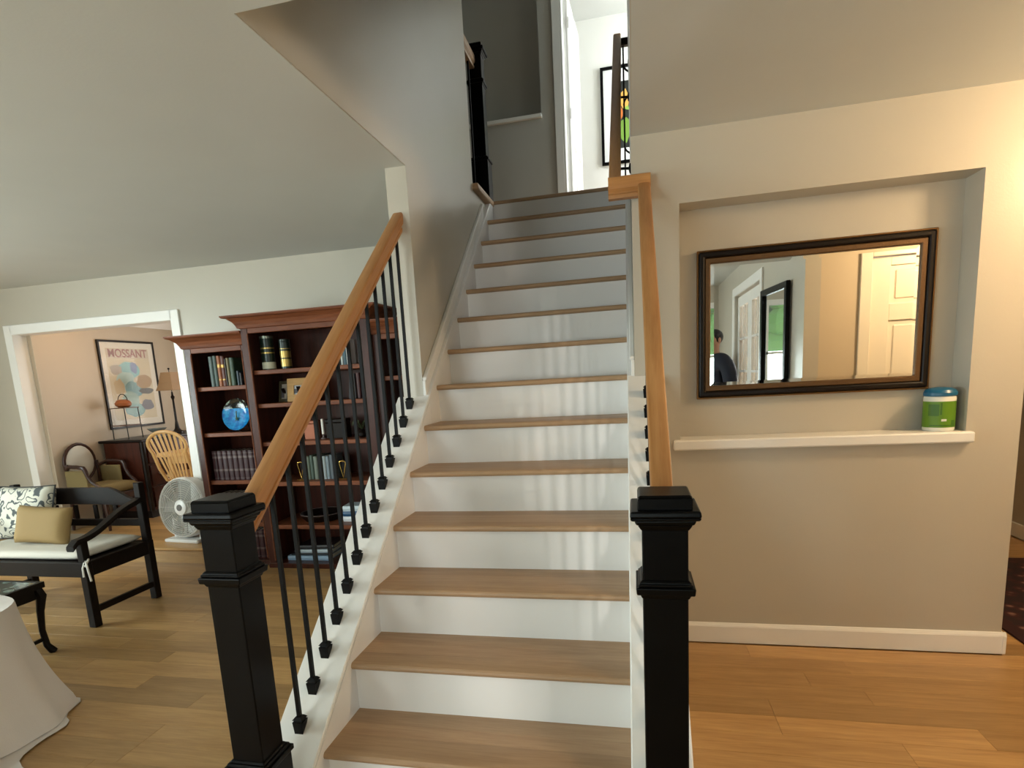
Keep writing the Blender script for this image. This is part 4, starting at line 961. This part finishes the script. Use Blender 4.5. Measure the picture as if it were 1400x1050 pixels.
# upholstered armchair by the dining wall (faces +x)
ac = thing('armchair', 'dark wooden armchair with olive upholstery against the dining room wall', 'chair', (-5.235, 4.83, DZ))
OLIVE = mat('olive_fabric', srgb(128, 112, 72), .85, bump=.3, bscale=200)
AW = wood('walnut', srgb(40, 22, 16), srgb(62, 34, 24), (6, 6, 6), .3, var=.05)
o = weld(obj('seat', cushion_mesh(.42, .44, .11, 14, 14, .4), OLIVE, ac)); o.location = (.03, 0, .34)
g = G(); g.box(-.19, .24, -.22, .22, .27, .35); obj('seat_frame', g, AW, ac, bev=.01)
bk = [(-.225-.06*math.sin(max(0, 0)), .17*math.cos(a*2*PI/24), .66+.185*math.sin(a*2*PI/24)) for a in range(24)]
g = G(); g.tube(bk, .016, 8, 0, True); obj('back_frame', g, AW, ac, smooth=True)
g = G(); g.sphere((-.225, 0, .66), (.03, .16, .175), 18, 10); obj('back_pad', g, solid(206, 204, 196, .8), ac, smooth=True)
for s_ in (-1, 1):
    g = G(); g.tube([(-.215, s_*.17, .60), (-.12, s_*.215, .645), (.0, s_*.23, .64), (.06, s_*.23, .63), (.075, s_*.228, .60), (.085, s_*.225, .55), (.12, s_*.22, .49), (.20, s_*.21, .43), (.215, s_*.205, .36)], [.014, .018, .02, .022, .02, .016, .016, .018, .02], 8); obj('arm', g, AW, ac, smooth=True)
    g = G(); g.box(-.20, .05, s_*.20-.008, s_*.20+.008, .36, .60); obj('side_pad', g, OLIVE, ac, bev=.006)
    g = G(); g.tube([(.21, s_*.19, .30), (.225, s_*.2, .16), (.215, s_*.195, 0)], [.024, .02, .013], 8); obj('leg', g, AW, ac, smooth=True)
    g = G(); g.tube([(-.20, s_*.17, .66), (-.20, s_*.18, .30), (-.24, s_*.18, 0)], [.014, .02, .014], 8); obj('leg', g, AW, ac, smooth=True)
# floor fan on the step
FW = mat('fan_white', srgb(236, 234, 230), .35); FG = mat('fan_grille', srgb(206, 202, 192), .4)
fn = thing('floor_fan', 'round white floor fan on the dining room step', 'fan', (-3.85, 4.33, DZ), -.12)
Mf = Matrix.Rotation(PI/2-.12, 4, 'X'); cz = .30; FR = .262
g = G(); g.lathe([(FR-.01, -.09), (FR, -.07), (FR+.006, .0), (FR, .035), (FR-.014, .045), (FR-.014, -.09)], (0, 0, cz), 40, 0, Mf, False); obj('shroud', g, FW, fn, smooth=True)
for i in range(11):
    rr_ = .07+i*.0185; g = G(); g.tube([tuple(Mf @ Vector((rr_*math.cos(a*2*PI/32), rr_*math.sin(a*2*PI/32), .045-.0*rr_))+Vector((0, 0, cz))) for a in range(32)], .0028, 5, 0, True); obj('grille_ring', g, FG, fn, smooth=True)
for i in range(12):
    a = i*2*PI/12; g = G(); g.tube([tuple(Mf @ Vector((q*math.cos(a), q*math.sin(a), .042))+Vector((0, 0, cz))) for q in (.06, FR-.005)], .003, 5); obj('grille_spoke', g, FG, fn)
g = G(); g.lathe([(.068, .035), (.066, .055), (.05, .062)], (0, 0, cz), 24, 0, Mf); hb = obj('hub', g, FW, fn, smooth=True)
g = G(); g.lathe([(.028, .062), (.028, .067)], (0, 0, cz), 20, 0, Mf); obj('badge', g, solid(90, 84, 78), hb, smooth=True)
g = G(); g.lathe([(FR-.014, -.09), (.12, -.13), (.06, -.14)], (0, 0, cz), 32, 0, Mf); obj('rear_housing', g, FW, fn, smooth=True)
for i in range(4):
    a = i*PI/2; Mb = Mf @ Matrix.Rotation(a, 4, 'Z') @ Matrix.Rotation(.5, 4, 'X'); g = G(); g.box(.05, FR-.03, -.05, .05, -.003, .003, 0, Mb); g.v = [(x, y, z+cz) for (x, y, z) in g.v]; obj('blade', g, solid(170, 168, 162), fn)
g = G(); g.box(-.19, .19, -.10, .10, 0, .03); g.box(-.16, -.13, -.02, .02, .02, .2); g.box(.13, .16, -.02, .02, .02, .2); obj('foot', g, FW, fn, bev=.008)

# ------------------------------------------------------------------ upstairs picture
up_ = thing('hall_picture', 'black framed abstract picture with green shapes in the bright upstairs room', 'picture', (.03, 7.298, 3.67))
g = G(); g.ring(-.315, .32, 0, 1.0, .03, -.03, 0); obj('frame', g, BLACK, up_, bev=.002)
g = G(); g.box(-.29, .295, -.012, -.004, .025, .975); obj('mat_board', g, solid(236, 238, 236, .6), up_)
g = G(); g.box(-.16, .17, -.0135, -.012, .16, .84); obj('print', g, solid(30, 34, 30, .6), up_)
for i, (cx, cz_, rx, rz_, col) in enumerate(((-.06, .34, .07, .12, (120, 160, 60)), (.03, .62, .12, .10, (150, 190, 80)), (-.06, .66, .06, .09, (226, 170, 80)), (.08, .40, .06, .13, (190, 200, 90)), (-.11, .52, .03, .07, (220, 120, 50)))):
    obj('colour_patch', blob(cx, cz_, rx, rz_, seed=20+i, y=-.0145-.0002*i), solid(*col, .6), up_)

# ------------------------------------------------------------------ foyer: tall mirror, rug, ceiling lamp, person
tm_ = thing('tall_mirror', 'tall black framed mirror on the foyer wall, seen in the niche mirror', 'mirror', (FX-.04, 1.02, .35), -(PI/2+.1))
g = G(); g.ring(-.31, .31, 0, 1.63, .05, -.035, -.001); obj('frame', g, BLACK, tm_, bev=.006)
g = G(); g.box(-.265, .265, -.014, -.006, .045, 1.585); obj('glass', g, MIRROR, tm_)
rg_t = thing('area_rug', 'dark red patterned rug in the hall beyond the niche wall', 'rug', (2.2, 3.4, 0))
def rug_mat():
    m = bpy.data.materials.new('rug_pile'); m.use_nodes = True; N = m.node_tree.nodes; L = m.node_tree.links; b_ = N['Principled BSDF']
    tc = N.new('ShaderNodeTexCoord'); vo = N.new('ShaderNodeTexVoronoi'); vo.inputs['Scale'].default_value = 14; L.new(tc.outputs['Object'], vo.inputs['Vector'])
    rp = N.new('ShaderNodeValToRGB'); e = rp.color_ramp.elements; e[0].color = srgb(134, 98, 84); e[0].position = .12; e[1].color = srgb(66, 26, 26); e[1].position = .3
    rp.color_ramp.elements.new(.6).color = srgb(40, 22, 24)
    L.new(vo.outputs['Distance'], rp.inputs[0]); L.new(rp.outputs[0], b_.inputs['Base Color']); b_.inputs['Roughness'].default_value = .95; return m
g = G(); g.box(1.86, 2.58, 2.27, 4.36, .001, .011); obj('field', g, rug_mat(), rg_t, world=True)
g = G(); g.box(1.79, 1.86, 2.2, 4.43, .001, .011); g.box(2.58, 2.65, 2.2, 4.43, .001, .011); g.box(1.86, 2.58, 2.2, 2.27, .001, .011); g.box(1.86, 2.58, 4.36, 4.43, .001, .011); obj('border', g, solid(52, 20, 22, .95), rg_t, world=True)
cl = thing('ceiling_lamp', 'flush ceiling lamp with a warm glass dome in the side hall', 'lamp', (2.15, 2.35, ZC))
g = G(); g.lathe([(.17, -.03), (.17, 0)], (0,0,0), 28); obj('pan', g, BRASS, cl, smooth=True)
g = G(); g.lathe([(.02, -.115), (.07, -.108), (.12, -.085), (.15, -.055), (.16, -.03)], (0,0,0), 28, 0, None, False); obj('dome', g, mat('lit_dome', srgb(255, 230, 190), .5, emit=((1.0, .72, .42, 1), 6.0)), cl, smooth=True)
pl_ = bpy.data.lights.new('hall_bulb', 'POINT'); pl_.energy = 52; pl_.color = (1.0, .72, .43); pl_.shadow_soft_size = .12
po = bpy.data.objects.new('hall_bulb', pl_); COL.objects.link(po); po.location = (2.15, 2.35, ZC-.2)
pe = thing('pendant_lamp', 'warm shaded pendant lamp over the near end of the dining room', 'lamp', (-4.75, 4.72, 2.33))
g = G(); g.lathe([(.05, -.02), (.05, 0)], (0,0,0), 16); obj('canopy', g, BRASS, pe, smooth=True)
g = G(); g.tube([(0, 0, 0), (0, 0, -.02)], .006, 6); obj('stem', g, BRASS, pe)
g = G(); g.lathe([(.11, -.10), (.06, -.03), (.03, -.02)], (0,0,0), 20, 0, None, False); obj('shade', g, mat('pendant_glass', srgb(255, 226, 180), .5, emit=((1.0, .7, .4, 1), 4.0)), pe, smooth=True)
pl2 = bpy.data.lights.new('dining_bulb', 'POINT'); pl2.energy = 5; pl2.color = (1.0, .70, .42); pl2.shadow_soft_size = .1
po2 = bpy.data.objects.new('dining_bulb', pl2); COL.objects.link(po2); po2.location = (-4.75, 4.72, 2.13)

# person standing behind the camera, seen in the niche mirror
def skin_mesh(name, verts, edges, radii, parent, mt, sub=2):
    me = bpy.data.meshes.new(name); me.from_pydata(verts, edges, []); o = bpy.data.objects.new(name, me); COL.objects.link(o); o.parent = parent
    md = o.modifiers.new('skin', 'SKIN'); md.use_smooth_shade = True; md.branch_smoothing = .6
    sv = me.skin_vertices[0].data
    for i, r in enumerate(radii): sv[i].radius = r if isinstance(r, tuple) else (r, r)
    sv[0].use_root = True
    if sub: s2 = o.modifiers.new('sub', 'SUBSURF'); s2.levels = sub; s2.render_levels = sub
    bpy.context.view_layer.update()
    ev = o.evaluated_get(bpy.context.evaluated_depsgraph_get()); nm = bpy.data.meshes.new_from_object(ev); nm.name = name
    o.modifiers.clear(); o.data = nm; nm.materials.clear(); nm.materials.append(mt)
    for p in nm.polygons: p.use_smooth = True
    return o
pn = thing('person', 'person with short dark hair in a dark navy shirt, seen in the niche mirror', 'person', (.92, -1.0, 0), .9)
SKIN = mat('skin', srgb(176, 128, 102), .5); NAVY = mat('navy_cotton', srgb(20, 26, 44), .8); TROU = mat('dark_trousers', srgb(30, 30, 34), .8); HAIR = mat('dark_hair', srgb(22, 17, 15), .6); SHOE = mat('black_shoe', srgb(18, 17, 17), .4)
V = [(0, 0, .95), (0, -.01, 1.12), (0, -.01, 1.32), (0, -.015, 1.45), (0, .0, 1.53), (0, .015, 1.60), (0, .02, 1.68), (0, .012, 1.745)]
E_ = [(0, 1), (1, 2), (2, 3), (3, 4), (4, 5), (5, 6), (6, 7)]
Rr = [(.15, .11), (.125, .09), (.14, .095), (.09, .06), (.052, .056), (.062, .075), (.074, .092), (.052, .062)]
def addc(pts, rad, root):
    prev = root
    for p, r in zip(pts, rad): V.append(p); Rr.append(r); E_.append((prev, len(V)-1)); prev = len(V)-1
    return prev
ends = []
for s_ in (-1, 1):
    e = addc([(s_*.185, -.015, 1.425), (s_*.225, -.02, 1.14), (s_*.235, .03, .90), (s_*.235, .05, .85)], [.045, .040, .030, (.040, .022)], 3)
    ends.append((e, s_))
    addc([(s_*.095, 0, .86), (s_*.105, .01, .48), (s_*.11, -.02, .10), (s_*.115, .02, .045), (s_*.125, .13, .03)], [.09, .06, .042, .042, .034], 0)
for e, s_ in ends:
    for k, (dx, dy, ln) in enumerate(((-.0, .028, .072), (0, .010, .082), (0, -.008, .076), (0, -.024, .060))):
        addc([(s_*.237, .05+dy, .80), (s_*.232, .055+dy, .80-ln*.55), (s_*.222, .062+dy, .80-ln)], [.010, .009, .008], e)
    addc([(s_*.215, .088, .835), (s_*.205, .105, .80), (s_*.202, .108, .775)], [.011, .010, .009], e)
skin_mesh('body', V, E_, Rr, pn, SKIN)
# clothes
V = [(0, 0, .93), (0, -.01, 1.12), (0, -.01, 1.32), (0, -.012, 1.45), (0, -.004, 1.525)]; E_ = [(0, 1), (1, 2), (2, 3), (3, 4)]; Rr = [(.168, .125), (.152, .115), (.176, .125), (.16, .105), (.072, .074)]
for s_ in (-1, 1): addc([(s_*.185, -.015, 1.425), (s_*.225, -.02, 1.14), (s_*.233, .02, .95)], [.108, .075, .058], 3)
skin_mesh('shirt', V, E_, Rr, pn, NAVY)
V = [(0, 0, .96), (0, 0, .90)]; E_ = [(0, 1)]; Rr = [(.158, .118), (.158, .118)]
for s_ in (-1, 1): addc([(s_*.095, 0, .84), (s_*.105, .01, .48), (s_*.11, -.02, .09)], [.105, .076, .06], 1)
skin_mesh('trousers', V, E_, Rr, pn, TROU)
for s_ in (-1, 1):
    g = G(); g.sphere((s_*.12, .05, .04), (.052, .14, .045), 14, 8); g.box(s_*.12-.045, s_*.12+.045, -.075, .175, 0, .014); obj('shoe', g, SHOE, pn, smooth=True)
g = G(); g.sphere((0, -.004, 1.695), (.083, .100, .09), 18, 10); g.v = [(x, y, z if not (y > .05 and z < 1.735) else max(z, 1.735)) for (x, y, z) in g.v]; obj('hair', g, HAIR, pn, smooth=True)
for s_ in (-1, 1):
    g = G(); g.sphere((s_*.032, .098, 1.665), (.013, .009, .008), 10, 6); e_ = obj('eye', g, solid(226, 222, 216, .3), pn, smooth=True); g = G(); g.sphere((s_*.032, .106, 1.665), (.005, .003, .005), 8, 6); obj('iris', g, solid(40, 26, 18, .2), e_, smooth=True)
    g = G(); g.tube([(s_*.016, .103, 1.684), (s_*.034, .106, 1.690), (s_*.05, .094, 1.684)], .004, 6); obj('eyebrow', g, HAIR, pn, smooth=True)
    g = G(); g.sphere((s_*.080, .005, 1.655), (.010, .020, .032), 10, 8); obj('ear', g, SKIN, pn, smooth=True)
g = G(); g.tube([(0, .100, 1.668), (0, .116, 1.645), (0, .122, 1.632), (0, .104, 1.624)], [.007, .010, .012, .008], 8); obj('nose', g, SKIN, pn, smooth=True)
g = G(); g.tube([(-.024, .092, 1.595), (0, .103, 1.597), (.024, .092, 1.595)], [.004, .006, .004], 8); obj('mouth', g, solid(140, 84, 76, .5), pn, smooth=True)

# hedge outside the living room window
hd = thing('garden_hedge', 'leafy green hedge outside the living room window', 'hedge', (-9.2, .9, 0))
LF = mat('hedge_leaves', srgb(96, 150, 60), .7)
g = G()
for i in range(60):
    g.sphere((random.uniform(-.5, .5), random.uniform(-3.5, 3.5), random.uniform(.2, 3.2)), random.uniform(.3, .6), 8, 6)
obj('foliage', g, LF, hd)
g = G(); g.box(-.1, .1, -3.5, 3.5, -.1, .6); obj('stems', g, DARKBR, hd)

ht = thing('garden_shrub', 'tall green shrub outside the front entry window', 'shrub', (-.9, -5.2, 0))
g = G()
for i in range(70): g.sphere((random.uniform(-1.6, 1.6), random.uniform(-.4, .4), random.uniform(1.5, 3.6)), random.uniform(.25, .5), 8, 6)
obj('foliage', g, LF, ht)
g = G()
for i in range(4): g.tube([(-.9+.6*i, 0, -.1), (-.7+.5*i, 0, 1.0), (-.8+.6*i, .1, 1.9)], [.07, .05, .03], 8)
obj('stems', g, DARKBR, ht, smooth=True)
